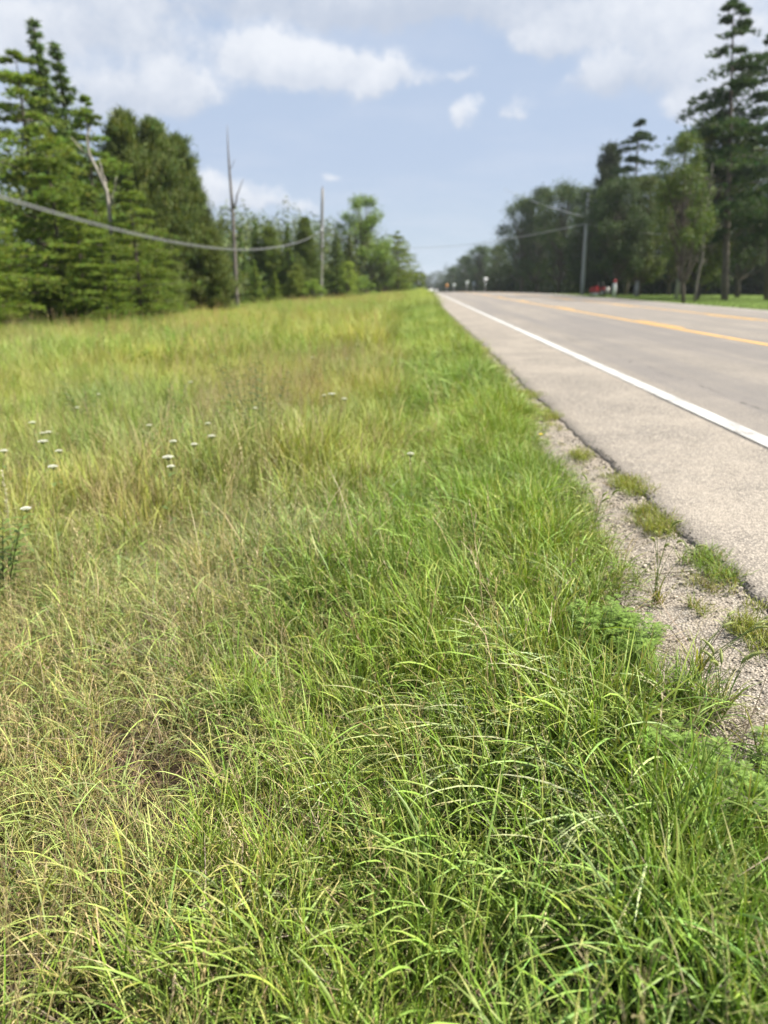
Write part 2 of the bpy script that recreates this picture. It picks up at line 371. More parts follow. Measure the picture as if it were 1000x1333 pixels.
xsr = np.unique(np.concatenate([[-1500, -800, -400, -200, -120, -80, -60], np.arange(-45, -8, 1.5), np.arange(-8, -2.6, .3), np.arange(-2.6, .6, .1), np.arange(.6, 1.4, .05), [1.6, 4, 8, 12, 14.2, 14.45, 14.7, 15.2, 16], np.arange(17, 60, 2.), [60, 80, 120, 200, 400, 800, 1500]]))
tag(link('ground', grid_mesh('ground', xsr, ysr, lambda x, y: ground(x, y) - .02 * ((x > .5) & (x < 1.25)), M['ground'])), kind='structure')
# gravel verge: a sheet just above the soil, ragged on the grass side
def gravel_w(y): return .55 + .07 * wob(y, 0, 1.7, 9) + .03 * wob(y, 0, 6.3, 3)
gx = np.linspace(0, 1, 9)
def gedge(X, Y): return gravel_w(Y) - .06 + X * (EDGE + .10 - gravel_w(Y) + .06)
def gz(x, y): return ground(x, y) + .006 + .004 * wob(x, y, 17, 1) + .003 * wob(x, y, 41, 2)
tag(link('gravel_verge', grid_mesh('gravel_verge', gx, np.unique(np.concatenate([np.arange(-3, 14, .05), np.arange(14, 160, 1.)])), gz, M['gravel'], gedge)), kind='structure')
# shoulder slab with a real broken edge
sy = np.unique(np.concatenate([np.arange(-30, 1, .5), np.arange(1, 9, .02), np.arange(9, 30, .1), np.arange(30, 200, 2.), np.arange(200, 1500, 20.)]))
def shoulder():
    e = edge_x(sy) + np.where((sy > 1) & (sy < 9), np.random.RandomState(3).normal(0, .0045, len(sy)), 0)
    rows = [(e + .012, np.full(len(sy), -.10)), (e + .004, np.full(len(sy), -.022)), (e + .016, np.full(len(sy), -.004)), (e + .04, None), (e * 0 + 1.5, None), (e * 0 + 1.9, None), (e * 0 + WLINE + .02, None)]
    V = []
    for X, dz in rows:
        z = pave(X, sy) if dz is None else pave(e + .03, sy) + dz
        V.append(np.stack([X, sy, z], -1))
    V = np.array(V); n, k = V.shape[:2]; i, j = np.meshgrid(np.arange(n - 1), np.arange(k - 1), indexing='ij')
    F = np.stack([i * k + j, (i + 1) * k + j, (i + 1) * k + j + 1, i * k + j + 1], -1).reshape(-1, 4)
    return mesh_np('shoulder', V.reshape(-1, 3), F, M['shoulder'])
tag(link('road_shoulder', shoulder()), kind='structure')
tag(link('road', grid_mesh('road', np.concatenate([[WLINE + .02], np.arange(3, 14.2, .5), [14.2]]), sy[::3] if False else np.unique(np.concatenate([np.arange(-30, 200, 2.), np.arange(200, 1500, 20.)])), pave, M['lane'])), kind='structure')
def farshoulder():
    ys = np.unique(np.concatenate([np.arange(-30, 200, 2.), np.arange(200, 1500, 20.)])); V = []
    for X, dz in ((14.2, 0), (FAREDGE, 0), (FAREDGE + .03, -.12)): V.append(np.stack([ys * 0 + X, ys, pave(X, ys) + dz], -1))
    V = np.array(V); n, k = V.shape[:2]; i, j = np.meshgrid(np.arange(n - 1), np.arange(k - 1), indexing='ij')
    F = np.stack([i * k + j, (i + 1) * k + j, (i + 1) * k + j + 1, i * k + j + 1], -1).reshape(-1, 4)
    return mesh_np('far_shoulder', V.reshape(-1, 3), F, M['shoulder'])
tag(link('far_road_shoulder', farshoulder()), kind='structure')
def line(name, x, w, y0=-30, y1=1200, mat='white'):
    ys = np.unique(np.concatenate([np.arange(y0, min(y1, 200), 1.5), np.arange(200, max(201, y1), 20.), [y1]])); ys = ys[(ys >= y0) & (ys <= y1)]
    def zf(X, Y): return pave(X, Y) + .005
    return tag(link(name, grid_mesh(name, [x - w / 2, x, x + w / 2], ys, zf, M[mat])), kind='structure')
line('white_edge_line', WLINE, .15); line('white_edge_line', W2, .15)
line('yellow_centre_line', Y1, .14, mat='yellow'); line('yellow_centre_line', Y2, .18, mat='yellow')
for k in range(9):
    line('yellow_dash', Y1 + .24, .12, 5.7 + 12.2 * k, 5.7 + 12.2 * k + 3.6, 'yellow')
    line('yellow_dash', Y2 - .24, .12, 9.7 + 12.2 * k, 9.7 + 12.2 * k + 3.6, 'yellow')

# ------------------------------------------------------------------ scatter (geometry nodes, instances of unlinked sources)
def scatter(name, P, rot, scl, idx, tint, sources, kind='stuff', label=None, cat=None):
    me = bpy.data.meshes.new(name); n = len(P)
    me.vertices.add(n); me.vertices.foreach_set('co', np.asarray(P, np.float32).ravel())
    for nm, ty, data in (('rot', 'FLOAT_VECTOR', rot), ('scl', 'FLOAT_VECTOR', scl), ('tint', 'FLOAT_COLOR', np.hstack([tint, np.ones((n, 1))])), ('idx', 'INT', idx)):
        a = me.attributes.new(nm, ty, 'POINT')
        a.data.foreach_set({'FLOAT_VECTOR': 'vector', 'FLOAT_COLOR': 'color', 'INT': 'value'}[ty], np.ascontiguousarray(data, dtype=np.int32 if ty == 'INT' else np.float32).ravel())
    col = bpy.data.collections.new(name + '_sources')
    for k, s in enumerate(sources): col.objects.link(s)
    ng = bpy.data.node_groups.new(name, 'GeometryNodeTree')
    ng.interface.new_socket('Geometry', in_out='INPUT', socket_type='NodeSocketGeometry'); ng.interface.new_socket('Geometry', in_out='OUTPUT', socket_type='NodeSocketGeometry')
    N, L = ng.nodes, ng.links; gi = N.new('NodeGroupInput'); go = N.new('NodeGroupOutput')
    iop = N.new('GeometryNodeInstanceOnPoints'); ci = N.new('GeometryNodeCollectionInfo')
    ci.inputs['Collection'].default_value = col; ci.inputs['Separate Children'].default_value = True; ci.inputs['Reset Children'].default_value = True
    iop.inputs['Pick Instance'].default_value = True
    def na(nm, ty):
        a = N.new('GeometryNodeInputNamedAttribute'); a.data_type = ty; a.inputs['Name'].default_value = nm
        return [s for s in a.outputs if s.enabled][0]
    L.new(gi.outputs[0], iop.inputs['Points']); L.new(ci.outputs[0], iop.inputs['Instance'])
    L.new(na('idx', 'INT'), iop.inputs['Instance Index']); L.new(na('rot', 'FLOAT_VECTOR'), iop.inputs['Rotation']); L.new(na('scl', 'FLOAT_VECTOR'), iop.inputs['Scale'])
    L.new(iop.outputs[0], go.inputs[0])
    o = link(name, me); md = o.modifiers.new('scatter', 'NODES'); md.node_group = ng
    tag(o, label, cat, kind=kind); return o
_src = [0]
def source(me):
    _src[0] += 1
    return bpy.data.objects.new('source.%04d' % _src[0], me)

# ------------------------------------------------------------------ grass blades
def blades(acc, rs, n, L, W, phi0, bend, rad, cb, ct, jit=.18, segs=5, fold=True, az=None, azs=3.2, pw=1.6, dry=0.0, cd=(.42, .33, .17)):
    """n arching blades; L, W, phi0, bend are (lo, hi); cb/ct base and tip colour"""
    u = lambda a: rs.uniform(a[0], a[1], n)
    l, w, p0, bd = u(L), u(W), u(phi0), u(bend)
    a = rs.uniform(0, 2 * np.pi, n) if az is None else az + rs.uniform(-azs, azs, n)
    rr = rad * np.sqrt(rs.uniform(0, 1, n)); ra = rs.uniform(0, 2 * np.pi, n)
    s = np.linspace(0, 1, segs + 1)
    phi = p0[:, None] + bd[:, None] * s[None, :] ** pw
    phi = np.minimum(phi, 2.7)
    ds = l[:, None] / segs
    mid = (phi[:, 1:] + phi[:, :-1]) / 2
    rr_ = np.concatenate([np.zeros((n, 1)), np.cumsum(np.sin(mid) * ds, 1)], 1)
    zz = np.concatenate([np.zeros((n, 1)), np.cumsum(np.cos(mid) * ds, 1)], 1)
    side = rs.normal(0, .05, n)[:, None] * (s ** 2)[None, :] * l[:, None]
    ca, sa = np.cos(a)[:, None], np.sin(a)[:, None]
    cx = (rr * np.cos(ra))[:, None] + rr_ * ca - side * sa
    cy = (rr * np.sin(ra))[:, None] + rr_ * sa + side * ca
    cen = np.stack([cx, cy, zz], -1)
    prof = np.interp(s, [0, .15, .45, .75, .9, 1], [.55, .9, 1.0, .75, .42, .03])
    roll = rs.normal(0, .45, n)[:, None] + rs.normal(0, .5, n)[:, None] * s[None, :]
    nx, ny, nz = np.cos(phi) * ca, np.cos(phi) * sa, -np.sin(phi)          # blade normal in plane
    N = np.stack([nx, ny, nz + 0 * nx], -1)
    S = np.stack([-sa + 0 * phi, ca + 0 * phi, 0 * phi], -1)
    Wd = S * np.cos(roll)[..., None] + N * np.sin(roll)[..., None]
    Nn = N * np.cos(roll)[..., None] - S * np.sin(roll)[..., None]
    hw = (w[:, None] / 2 * prof[None, :])[..., None]
    if fold: rows = np.stack([cen - Wd * hw, cen - Nn * hw * .35, cen - Nn * hw * .35, cen + Wd * hw], 2)
    else: rows = np.stack([cen - Wd * hw, cen + Wd * hw], 2)
    k = rows.shape[2]; V = rows.reshape(-1, 3)
    b, i, j = np.meshgrid(np.arange(n), np.arange(segs), np.arange(k - 1), indexing='ij')
    o = (b * (segs + 1) + i) * k + j
    F = np.stack([o, o + 1, o + 1 + k, o + k], -1)
    F = (F[:, :, ::2] if fold else F).reshape(-1, 4)
    cb, ct = np.array(cb), np.array(ct)
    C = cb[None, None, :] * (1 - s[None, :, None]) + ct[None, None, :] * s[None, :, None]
    C = C * (1 + rs.normal(0, jit, (n, 1, 1))) * (1 + rs.normal(0, jit * .35, (n, 1, 3)))
    if dry > 0:
        isd = (rs.uniform(0, 1, n) < dry)[:, None, None]
        C = np.where(isd, np.array(cd)[None, None, :] * (.5 + .7 * rs.uniform(0, 1, (n, 1, 1))) * (.35 + .65 * s[None, :, None]) * (1 + 0 * C), C)
    # withered tips
    tipd = (rs.uniform(0, 1, n) < .3)[:, None, None] * (s[None, :, None] > .75)
    C = np.where(tipd, C * .4 + np.array(cd) * .6, C)
    C = np.repeat(np.clip(C, .004, .9)[:, :, None, :], k, 2).reshape(-1, 3)
    acc.add(V, F, C)
def seed_stalks(acc, rs, n, L, rad, cs, ch, lean=.25, kind='spike'):
    for q in range(n):
        l = rs.uniform(*L); a = rs.uniform(0, 6.28); r0 = rad * math.sqrt(rs.uniform()); p = lean * rs.uniform(.2, 1)
        t = np.linspace(0, 1, 6); bx = r0 * math.cos(a * 3) + math.cos(a) * l * math.sin(p) * t ** 1.6; by = r0 * math.sin(a * 3) + math.sin(a) * l * math.sin(p) * t ** 1.6
        pts = np.stack([bx, by, l * math.cos(p) * t], -1); f = rs.uniform(.75, 1.25)
        tube(acc, pts, np.linspace(.0011, .0006, 6), 3, np.array(cs) * f, cap=False)
        d = pts[-1] - pts[-2]; d /= np.linalg.norm(d)
        if kind == 'spike':      # narrow panicle of small spikelets
            for z in np.linspace(-.09, .02, 14):
                c = pts[-1] + d * z; e = rs.normal(0, 1, 3); e -= d * (e @ d); e /= np.linalg.norm(e); tip = c + d * .016 + e * .007; s = np.cross(d, e) * .0016
                acc.add([c, (c + tip) / 2 + s, tip, (c + tip) / 2 - s], np.array([[0, 1, 2, 3]]), np.array(ch) * rs.uniform(.7, 1.3))
        elif kind == 'open':
            for z in np.linspace(-.16, .0, 9):
                c = pts[-1] + d * z; e = rs.normal(0, 1, 3); e[2] = abs(e[2]) * .4; e /= np.linalg.norm(e); le = .035 * (1.2 - (z + .16) / .16 * .8)
                tip = c + e * le + d * .02; s = np.cross(e, d) * .0006
                acc.add([c - s, c + s, tip + s, tip - s], np.array([[0, 1, 2, 3]]), np.array(ch))
                for w in (.5, .8, 1): 
                    q_ = c * (1 - w) + tip * w; s2 = rs.normal(0, 1, 3) * .0012; u = d * .005
                    acc.add([q_ - u, q_ + s2, q_ + u, q_ - s2], np.array([[0, 1, 2, 3]]), np.array(ch) * rs.uniform(.7, 1.3))
def foxtail(acc, rs, base, l, a, lean, head=.05, C=(.16, .22, .06), CH=(.30, .34, .12), droop=.5):
    t = np.linspace(0, 1, 8); out = l * np.sin(lean * t) * t; up = l * t * np.cos(lean * .6)
    pts = np.stack([base[0] + np.cos(a) * out, base[1] + np.sin(a) * out, base[2] + up], -1)
    tube(acc, pts, np.linspace(.0013, .0008, 8), 4, C, cap=False)
    d = pts[-1] - pts[-2]; d /= np.linalg.norm(d); hd = d + np.array([math.cos(a), math.sin(a), -.6]) * droop; hd /= np.linalg.norm(hd)
    hp = np.array([pts[-1] + (d * (1 - q) + hd * q) * head * q for q in np.linspace(0, 1, 8)])
    tube(acc, hp, np.array([.001, .0034, .0042, .0044, .0042, .0036, .0026, .0008]), 7, CH)
    for q in range(110):
        u = rs.uniform(.05, 1); c = pts[-1] + (d * (1 - u) + hd * u) * head * u; e = rs.normal(0, 1, 3); e -= hd * (e @ hd); e /= np.linalg.norm(e)
        tip = c + e * .008 + hd * .006; s = np.cross(e, hd) * .0004
        acc.add([c - s, c + s, tip], np.array([[0, 1, 2]]), np.array(CH) * rs.uniform(.9, 1.6))
def leaf(acc, rs, base, d, up, l, w, C, curl=.3, segs=4):
    d = np.array(d, float); d /= np.linalg.norm(d); s = np.cross(d, up); s /= np.linalg.norm(s) + 1e-9; n = np.cross(s, d)
    t = np.linspace(0, 1, segs + 1); wd = w / 2 * np.interp(t, [0, .15, .45, .8, 1], [.1, .7, 1, .55, .02])
    cen = base + d * (l * t)[:, None] - n * (curl * l * t ** 2)[:, None]
    V = np.stack([cen - s * wd[:, None], cen - n * (wd * .25)[:, None], cen + s * wd[:, None]], 1).reshape(-1, 3)
    i, j = np.meshgrid(np.arange(segs), np.arange(2), indexing='ij'); o = i * 3 + j
    acc.add(V, np.stack([o, o + 1, o + 4, o + 3], -1).reshape(-1, 4), np.array(C) * rs.uniform(.8, 1.2))

def variants(n, fn, mat, seed):
    out = []
    for k in range(n):
        rs = np.random.RandomState(seed + k); acc = Acc(); fn(acc, rs, k); out.append(source(acc.build('tuft', mat, smooth=True)))
    return out
G1b, G1t = (.018, .034, .007), (.25, .33, .08)      # lush verge green: bases darkened for shade in the gaps, tips lightened for highlights
G2b, G2t = (.028, .034, .010), (.300, .365, .115)      # lighter, yellower; same painted shade at the base and highlight at the tip
DRY = (.50, .42, .22)
def f_lush(acc, rs, k):
    blades(acc, rs, 22, (.18, .42), (.0042, .0080), (.1, .8), (.8, 2.4), .05, G1b, (.285, .375, .098), fold=True, segs=8, pw=1.35)  # tip colour raised further to paint highlights on the arching blades
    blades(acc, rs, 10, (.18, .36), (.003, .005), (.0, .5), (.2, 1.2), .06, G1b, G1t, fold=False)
def f_up(acc, rs, k):
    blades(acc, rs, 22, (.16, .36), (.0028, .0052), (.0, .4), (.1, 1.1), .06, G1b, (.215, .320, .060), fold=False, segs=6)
def f_mix(acc, rs, k):
    blades(acc, rs, 18, (.16, .38), (.0030, .0062), (.1, .75), (.7, 2.3), .06, G2b, G2t, fold=True, dry=.05, segs=7, pw=1.35)
    blades(acc, rs, 12, (.16, .36), (.0016, .003), (.0, .6), (.1, 1.4), .07, (.05, .04, .015), (.31, .30, .10), fold=False, dry=.3, cd=DRY)
def f_dry(acc, rs, k):
    blades(acc, rs, 22, (.15, .38), (.0012, .0026), (.0, .7), (.2, 1.9), .07, (.09, .07, .03), (.43, .37, .18), fold=False, dry=.5, cd=(.50, .43, .25))
    seed_stalks(acc, rs, 2, (.36, .55), .05, (.38, .34, .15), (.40, .34, .18), kind='spike' if k % 2 else 'open')
def f_thatch(acc, rs, k):
    blades(acc, rs, 34, (.12, .30), (.0014, .0032), (1.0, 1.45), (-.3, .5), .12, (.13, .10, .055), (.36, .30, .18), fold=False, segs=3, dry=.4, cd=(.15, .11, .065))
def f_field(acc, rs, k):
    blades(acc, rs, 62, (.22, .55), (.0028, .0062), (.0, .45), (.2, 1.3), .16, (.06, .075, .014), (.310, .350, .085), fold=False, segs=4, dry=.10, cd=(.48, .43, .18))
def f_fieldstraw(acc, rs, k):
    blades(acc, rs, 34, (.3, .6), (.003, .006), (.0, .4), (.1, .9), .16, (.18, .16, .05), (.42, .385, .15), fold=False, segs=4, dry=.4, cd=(.50, .42, .22))
    seed_stalks(acc, rs, 5, (.5, .75), .14, (.34, .28, .12), (.34, .27, .15), kind='open' if k % 2 else 'spike')
def f_weed(acc, rs, k):                                # leafy forb, goldenrod-like
    for q in range(3):
        a = rs.uniform(0, 6.28); r0 = .07 * rs.uniform(); h = rs.uniform(.35, .62); lean = rs.uniform(0, .2)
        t = np.linspace(0, 1, 6); pts = np.stack([r0 * math.cos(a) + math.cos(a) * lean * h * t, r0 * math.sin(a) + math.sin(a) * lean * h * t, h * t], -1)
        tube(acc, pts, np.linspace(.0028, .0012, 6), 4, (.10, .14, .04), cap=False)
        for z in np.linspace(.15, 1, 22):
            b = a + z * 60 + rs.uniform(-.4, .4); c = pts[0] * (1 - z) + pts[-1] * z
            leaf(acc, rs, c, (math.cos(b), math.sin(b), .55), np.array([0, 0, 1.]), .085 * (1.25 - z * .6), .017, (.105, .185, .032), .35, 3)
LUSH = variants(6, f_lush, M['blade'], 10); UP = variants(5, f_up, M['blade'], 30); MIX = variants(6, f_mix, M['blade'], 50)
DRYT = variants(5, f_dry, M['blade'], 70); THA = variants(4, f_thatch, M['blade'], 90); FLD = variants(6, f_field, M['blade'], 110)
FST = variants(5, f_fieldstraw, M['blade'], 130); WEE = variants(5, f_weed, M['blade'], 150)

def cand(rs, x0, x1, y0, y1, dens):
    n = int((x1 - x0) * (y1 - y0) * dens); return rs.uniform(x0, x1, n), rs.uniform(y0, y1, n)
def inview(x, y, m=1.25, pad=.8):
    c, s = math.cos(R(YAW)), math.sin(R(YAW)); fx = x * c + y * s; fy = -x * s + y * c
    return np.abs(fx) < np.maximum(fy, 0) * .52 * m + pad
def layer(name, rs, x, y, src, smin, smax, tintf, label, lodge=.25, sink=.01, dz=0.0, grp='grass', coh=False):
    n = len(x); z = ground(x, y) - sink + dz
    ang = wob(x, y, 1.3, 11) * 2.4 + 1.0
    lean = lodge * (.5 + .5 * wob(x, y, 2.1, 12))
    rz = rs.uniform(0, 2 * np.pi, n)
    if coh: rz = wob(x, y, .9, 97) * 2.6 + 2.6 + rs.normal(0, .45, n)
    # tilt towards a locally coherent direction: rotate about horizontal axes after spinning
    rx = -lean * np.sin(ang) + rs.normal(0, .07, n); ry = lean * np.cos(ang) + rs.normal(0, .07, n)
    # euler XYZ applies X, Y, then Z: so express the lean in the spun frame
    lx = rx * np.cos(rz) + ry * np.sin(rz); ly = -rx * np.sin(rz) + ry * np.cos(rz)
    rot = np.stack([lx, ly, rz], -1)
    s = rs.uniform(smin, smax, n) * (1 + .22 * wob(x, y, 1.9, 21) + .12 * wob(x, y, 5.7, 22))
    if 'verge' in name and 'distant' not in name: s = s * (.52 + .48 * sstep(rightrim(y) - x, .0, .40))
    scl = np.stack([s, s, s * rs.uniform(.85, 1.15, n)], -1)
    return scatter(name, np.stack([x, y, z], -1), rot, scl, rs.randint(0, len(src), n), tintf(x, y, rs), src, label=label, cat=grp)
def tint(x, y, rs, base=(1, 1, 1), v=.15, warm=.22):
    w = wob(x, y, 1.4, 31) * .6 + wob(x, y, .35, 32) * .5; n = len(x)
    b = 1 + .12 * wob(x, y, 3.3, 33) + rs.normal(0, v * .6, n)
    T = np.stack([base[0] * b * (1 + warm * w), base[1] * b * (1 + warm * .35 * w), base[2] * b * (1 + rs.normal(0, .12, n))], -1)
    return np.clip(T, .2, 2.2)
rs = np.random.RandomState(7)
def verge_bound(y): return -.22 + .14 * wob(y, 0, 1.1, 41)       # left rim of the lush strip
def lushness(x, y): return sstep(x + .22 * wob(x, y, 2.6, 98) + .14 * wob(x, y, 7.5, 99), -.85, .1)
# lush verge strip
def rightrim(y): return np.interp(y, [0, 1.6, 2.4, 4, 7, 12], [1.05, .86, .86, .97, 1.09, 1.15]) + .06 * wob(y, 0, 2.2, 44) + .04 * wob(y, 0, 7, 45)
def pick(x, y, p, m): k = (rs.uniform(0, 1, len(x)) < p) & m; return x[k], y[k]
x, y = cand(rs, -1.5, 1.05, .15, 7, 300)
k = lushness(x, y) * sstep(rightrim(y) - x, -.02, .2)
xa, ya = pick(x, y, k * .62, inview(x, y)); 
layer('verge_grass', rs, xa, ya, LUSH, .62, 1.0, lambda x, y, r: tint(x, y, r, (1.06, 1.10, .88)), 'long arching bright green grass along the gravel edge of the road', .35)
xa, ya = pick(x, y, k * .75, inview(x, y))
layer('upright_verge_grass', rs, xa, ya, UP, .6, 1.05, lambda x, y, r: tint(x, y, r, (1.1, 1.12, .8)), 'fine upright green grass filling the roadside verge', .2)
# mid/far verge
x, y = cand(rs, -1.4, 1.05, 7, 34, 75)
xa, ya = pick(x, y, lushness(x, y) * sstep(rightrim(y) + .12 - x, 0, .2), inview(x, y))
layer('far_verge_grass', rs, xa, ya, LUSH + UP, .85, 1.25, lambda x, y, r: tint(x, y, r, (1.12, 1.14, .9)), 'green verge grass running on beside the road', .2)
x, y = cand(rs, -5, 1.1, 34, 130, 14)
xa, ya = pick(x, y, .85, inview(x, y, 1.1, 2))
layer('distant_verge_grass', rs, xa, ya, FLD, .9, 1.5, lambda x, y, r: tint(x, y, r, (1.0, 1.12, .9)), 'distant roadside grass narrowing towards the crest', .1)
def f_sprig(acc, rs, k):
    blades(acc, rs, 26, (.02, .075), (.0012, .0026), (.1, 1.1), (.1, 1.2), .035, (.06, .08, .012), (.27, .31, .055), fold=False, segs=3, dry=.12)
SPR = variants(5, f_sprig, M['blade'], 170)
x, y = cand(rs, .50, 1.24, 1.2, 9, 260)
dn = .05 + .9 * np.exp(-((x - edge_x(y) + .08) / .09) ** 2) * sstep(wob(y, x * .5, 3.1, 81), -.15, .4) + .55 * np.exp(-((x - gravel_w(y) - .05) / .10) ** 2) + .9 * sstep(y, 4.5, 8) * sstep(wob(x, y, 3.5, 82), -.5, .3)
xa, ya = pick(x, y, dn, inview(x, y) & (x < edge_x(y) - .01))
layer('gravel_sprigs', rs, xa, ya, SPR, .6, 1.15, lambda x, y, r: tint(x, y, r, (1.1, 1.05, .9), .2), 'low yellow green sprigs creeping over the gravel and along the pavement edge', .1, dz=.014)
x, y = cand(rs, .6, 1.26, 9, 40, 60)
xa, ya = pick(x, y, .8, inview(x, y) & (x < edge_x(y) - .01))
layer('far_gravel_sprigs', rs, xa, ya, SPR, 1.2, 2.2, lambda x, y, r: tint(x, y, r, (1.1, 1.1, .9), .2), 'low yellow green grass over the far gravel beside the pavement', .1, dz=.014)
def f_flop(acc, rs, k):
    blades(acc, rs, 20, (.20, .38), (.0036, .0064), (.15, .7), (1.3, 2.3), .07, (.03, .05, .01), (.41, .475, .205), fold=True, segs=8, pw=.9, az=0.0, azs=.75, dry=.06)  # pale tips brightened so the colour carries highlights on the lodged blades
FLO = variants(6, f_flop, M['blade'], 210)
x, y = cand(rs, -3.2, .75, 1.25, 6, 170)
pt = sstep(wob(x, y, 1.5, 95) + .25 * wob(x, y, 4.5, 96), -.05, .45)
xa, ya = pick(x, y, pt * sstep(rightrim(y) - x, .1, .4) * (.55 + .45 * lushness(x, y)), inview(x, y))
layer('flopped_grass', rs, xa, ya, FLO, .75, 1.1, lambda x, y, r: tint(x, y, r, (1, 1, 1), .2, .12), 'pale flopped grass lying over in matted swathes across the foreground', .15, coh=True)
# mixed foreground left
x, y = cand(rs, -5.5, .5, .1, 9, 260)
k = (1 - lushness(x, y) * .75) * (1 - sstep(y, 4, 9))
xa, ya = pick(x, y, k * .85, inview(x, y))
layer('mixed_grass', rs, xa, ya, MIX, .6, 1.0, lambda x, y, r: tint(x, y, r, (1.05, 1.12, 1.0)), 'yellowing mixed grass in the foreground left of the verge', .4)
xa, ya = pick(x, y, k * .24 * (.75 + .5 * wob(x, y, 1.8, 51)), inview(x, y))
layer('dry_grass', rs, xa, ya, DRYT, .6, 1.0, lambda x, y, r: tint(x, y, r, (1.05, 1, 1)), 'dry straw coloured grass stalks with seed heads in the foreground', .35)
x, y = cand(rs, -4.2, .9, .1, 6.5, 75)
xa, ya = pick(x, y, (1 - .55 * lushness(x, y)), inview(x, y))
layer('dead_thatch', rs, xa, ya, THA, .7, 1.2, lambda x, y, r: tint(x, y, r, (.9, .9, .9), .3), 'matted dead grass thatch lying under the green blades', .0, dz=.03)
def f_stalk(acc, rs, k):
    seed_stalks(acc, rs, 4, (.30, .62), .07, (.27, .22, .10), (.24, .17, .10) if k % 2 else (.40, .34, .18), lean=.4, kind='spike' if k % 3 else 'open')
    blades(acc, rs, 5, (.2, .45), (.002, .004), (.1, .6), (1.2, 2.6), .05, (.2, .16, .08), (.42, .36, .2), fold=False, segs=5, pw=4)
STK = variants(6, f_stalk, M['blade'], 190)
x, y = cand(rs, -5, .3, .3, 9, 16)
xa, ya = pick(x, y, (1 - lushness(x, y) * .8) * (.5 + .5 * sstep(wob(x, y, 1.3, 91), -.3, .4)), inview(x, y))
layer('seed_stalks', rs, xa, ya, STK, .75, 1.1, lambda x, y, r: tint(x, y, r), 'thin brown seeding stalks standing above the foreground grass', .3)
# field
x, y = cand(rs, -9, -.2, 2.8, 13, 60); yf = sstep(y, 2.8, 6.5)
strip = np.exp(-((x + 1.75 + .2 * wob(y, 0, .6, 61)) / .75) ** 2) * (1 - .4 * sstep(y, 9, 20))
patch = sstep(wob(x, y, .55, 62), .15, .6)
grn = sstep(wob(x, y, .8, 65), 0, .6)
xa, ya = pick(x, y, yf * (.95 - .35 * strip - .2 * patch), inview(x, y))
layer('field_grass', rs, xa, ya, FLD, .75, 1.1, lambda x, y, r: tint(x, y, r, (1.12, 1.12, 1.05), .18, .3), 'yellow green meadow grass across the field', .3)
xa, ya = pick(x, y, (.1 + .9 * yf) * .06 + yf * .20 * strip + .15 * yf * patch, inview(x, y))
layer('straw_grass', rs, xa, ya, FST, .7, 1.05, lambda x, y, r: tint(x, y, r, (1.02, .98, .95)), 'brownish seeding grass stalks in the meadow strip beside the verge', .25)
xa, ya = pick(x, y, (.2 + .8 * yf) * (.07 + .3 * grn * (1 - strip)), inview(x, y) & (x < -1.2))
layer('meadow_weeds', rs, xa, ya, WEE, .55, .95, lambda x, y, r: tint(x, y, r, (1.15, 1.2, .9)), 'leafy green weeds growing through the meadow grass', .1, grp='weeds')
x, y = cand(rs, -26, -.6, 13, 62, 15)
m = inview(x, y, 1.15, 2); patch = sstep(wob(x, y, .28, 63), .1, .6)
xa, ya = pick(x, y, .9 - .45 * patch, m)
layer('far_field_grass', rs, xa, ya, FLD, 1.0, 1.6, lambda x, y, r: tint(x, y, r, (1.1, 1.14, 1.0), .2, .35), 'bright meadow grass reaching back to the tree line', .15)
xa, ya = pick(x, y, .12 + .4 * patch, m)
layer('far_straw_grass', rs, xa, ya, FST, .85, 1.35, lambda x, y, r: tint(x, y, r, (1.1, 1.02, .9)), 'pale straw patches in the far part of the meadow', .15)
xa, ya = pick(x, y, .28 * sstep(wob(x, y, .5, 66), -.2, .5), m)
layer('far_meadow_weeds', rs, xa, ya, WEE, 1.0, 1.6, lambda x, y, r: tint(x, y, r, (1.35, 1.45, .9)), 'light green leafy weeds near the tree line', .1, grp='weeds')
# lawn across the road
x, y = cand(rs, 14.7, 60, 12, 75, 9)
m = inview(x, y, 1.15, 2) & (x < 60)
xa, ya = pick(x, y, .9, m)
layer('far_lawn', rs, xa, ya, UP, .35, .6, lambda x, y, r: tint(x, y, r, (.9, .95, .95)), 'mown lawn under the trees across the road', .1)

# ------------------------------------------------------------------ gravel stones
def stone_mesh(seed):
    rs = np.random.RandomState(seed); import bmesh
    bm = bmesh.new(); bmesh.ops.create_icosphere(bm, subdivisions=1, radius=1)
    sc = np.array([1, rs.uniform(.6, .95), rs.uniform(.4, .65)])
    for v in bm.verts: v.co = Vector(np.array(v.co) * sc * rs.uniform(.72, 1.15))
    me = bpy.data.meshes.new('stone'); bm.to_mesh(me); bm.free()
    a = me.color_attributes.new('Col', 'FLOAT_COLOR', 'POINT'); n = len(me.vertices)
    a.data.foreach_set('color', np.tile([.33, .29, .24, 1], n)); me.materials.append(M['stone']); return source(me)
STN = [stone_mesh(s) for s in range(8)]
x, y = cand(rs, .42, 1.26, .9, 5.5, 9000)
d = .30 + .7 * sstep(wob(x, y, 4.0, 71), -.5, .5)
m = (x > gravel_w(y) - .10) & (x < edge_x(y) + .02)
x, y = pick(x, y, d, m); n = len(x)
s = np.clip(rs.lognormal(math.log(.0036), .5, n), .0016, .014)
edge = sstep(x, .95, 1.2)
T = np.clip(np.stack([rs.normal(1, .28, n)] * 3, -1) * (1 - .0 * edge[:, None]), .25, 1.6); T[:, 2] *= .97
dk = rs.uniform(0, 1, n) < .12 + .22 * sstep(x, 1.08, 1.2); T[dk] *= .42
sg = np.stack([s, s, s], -1)
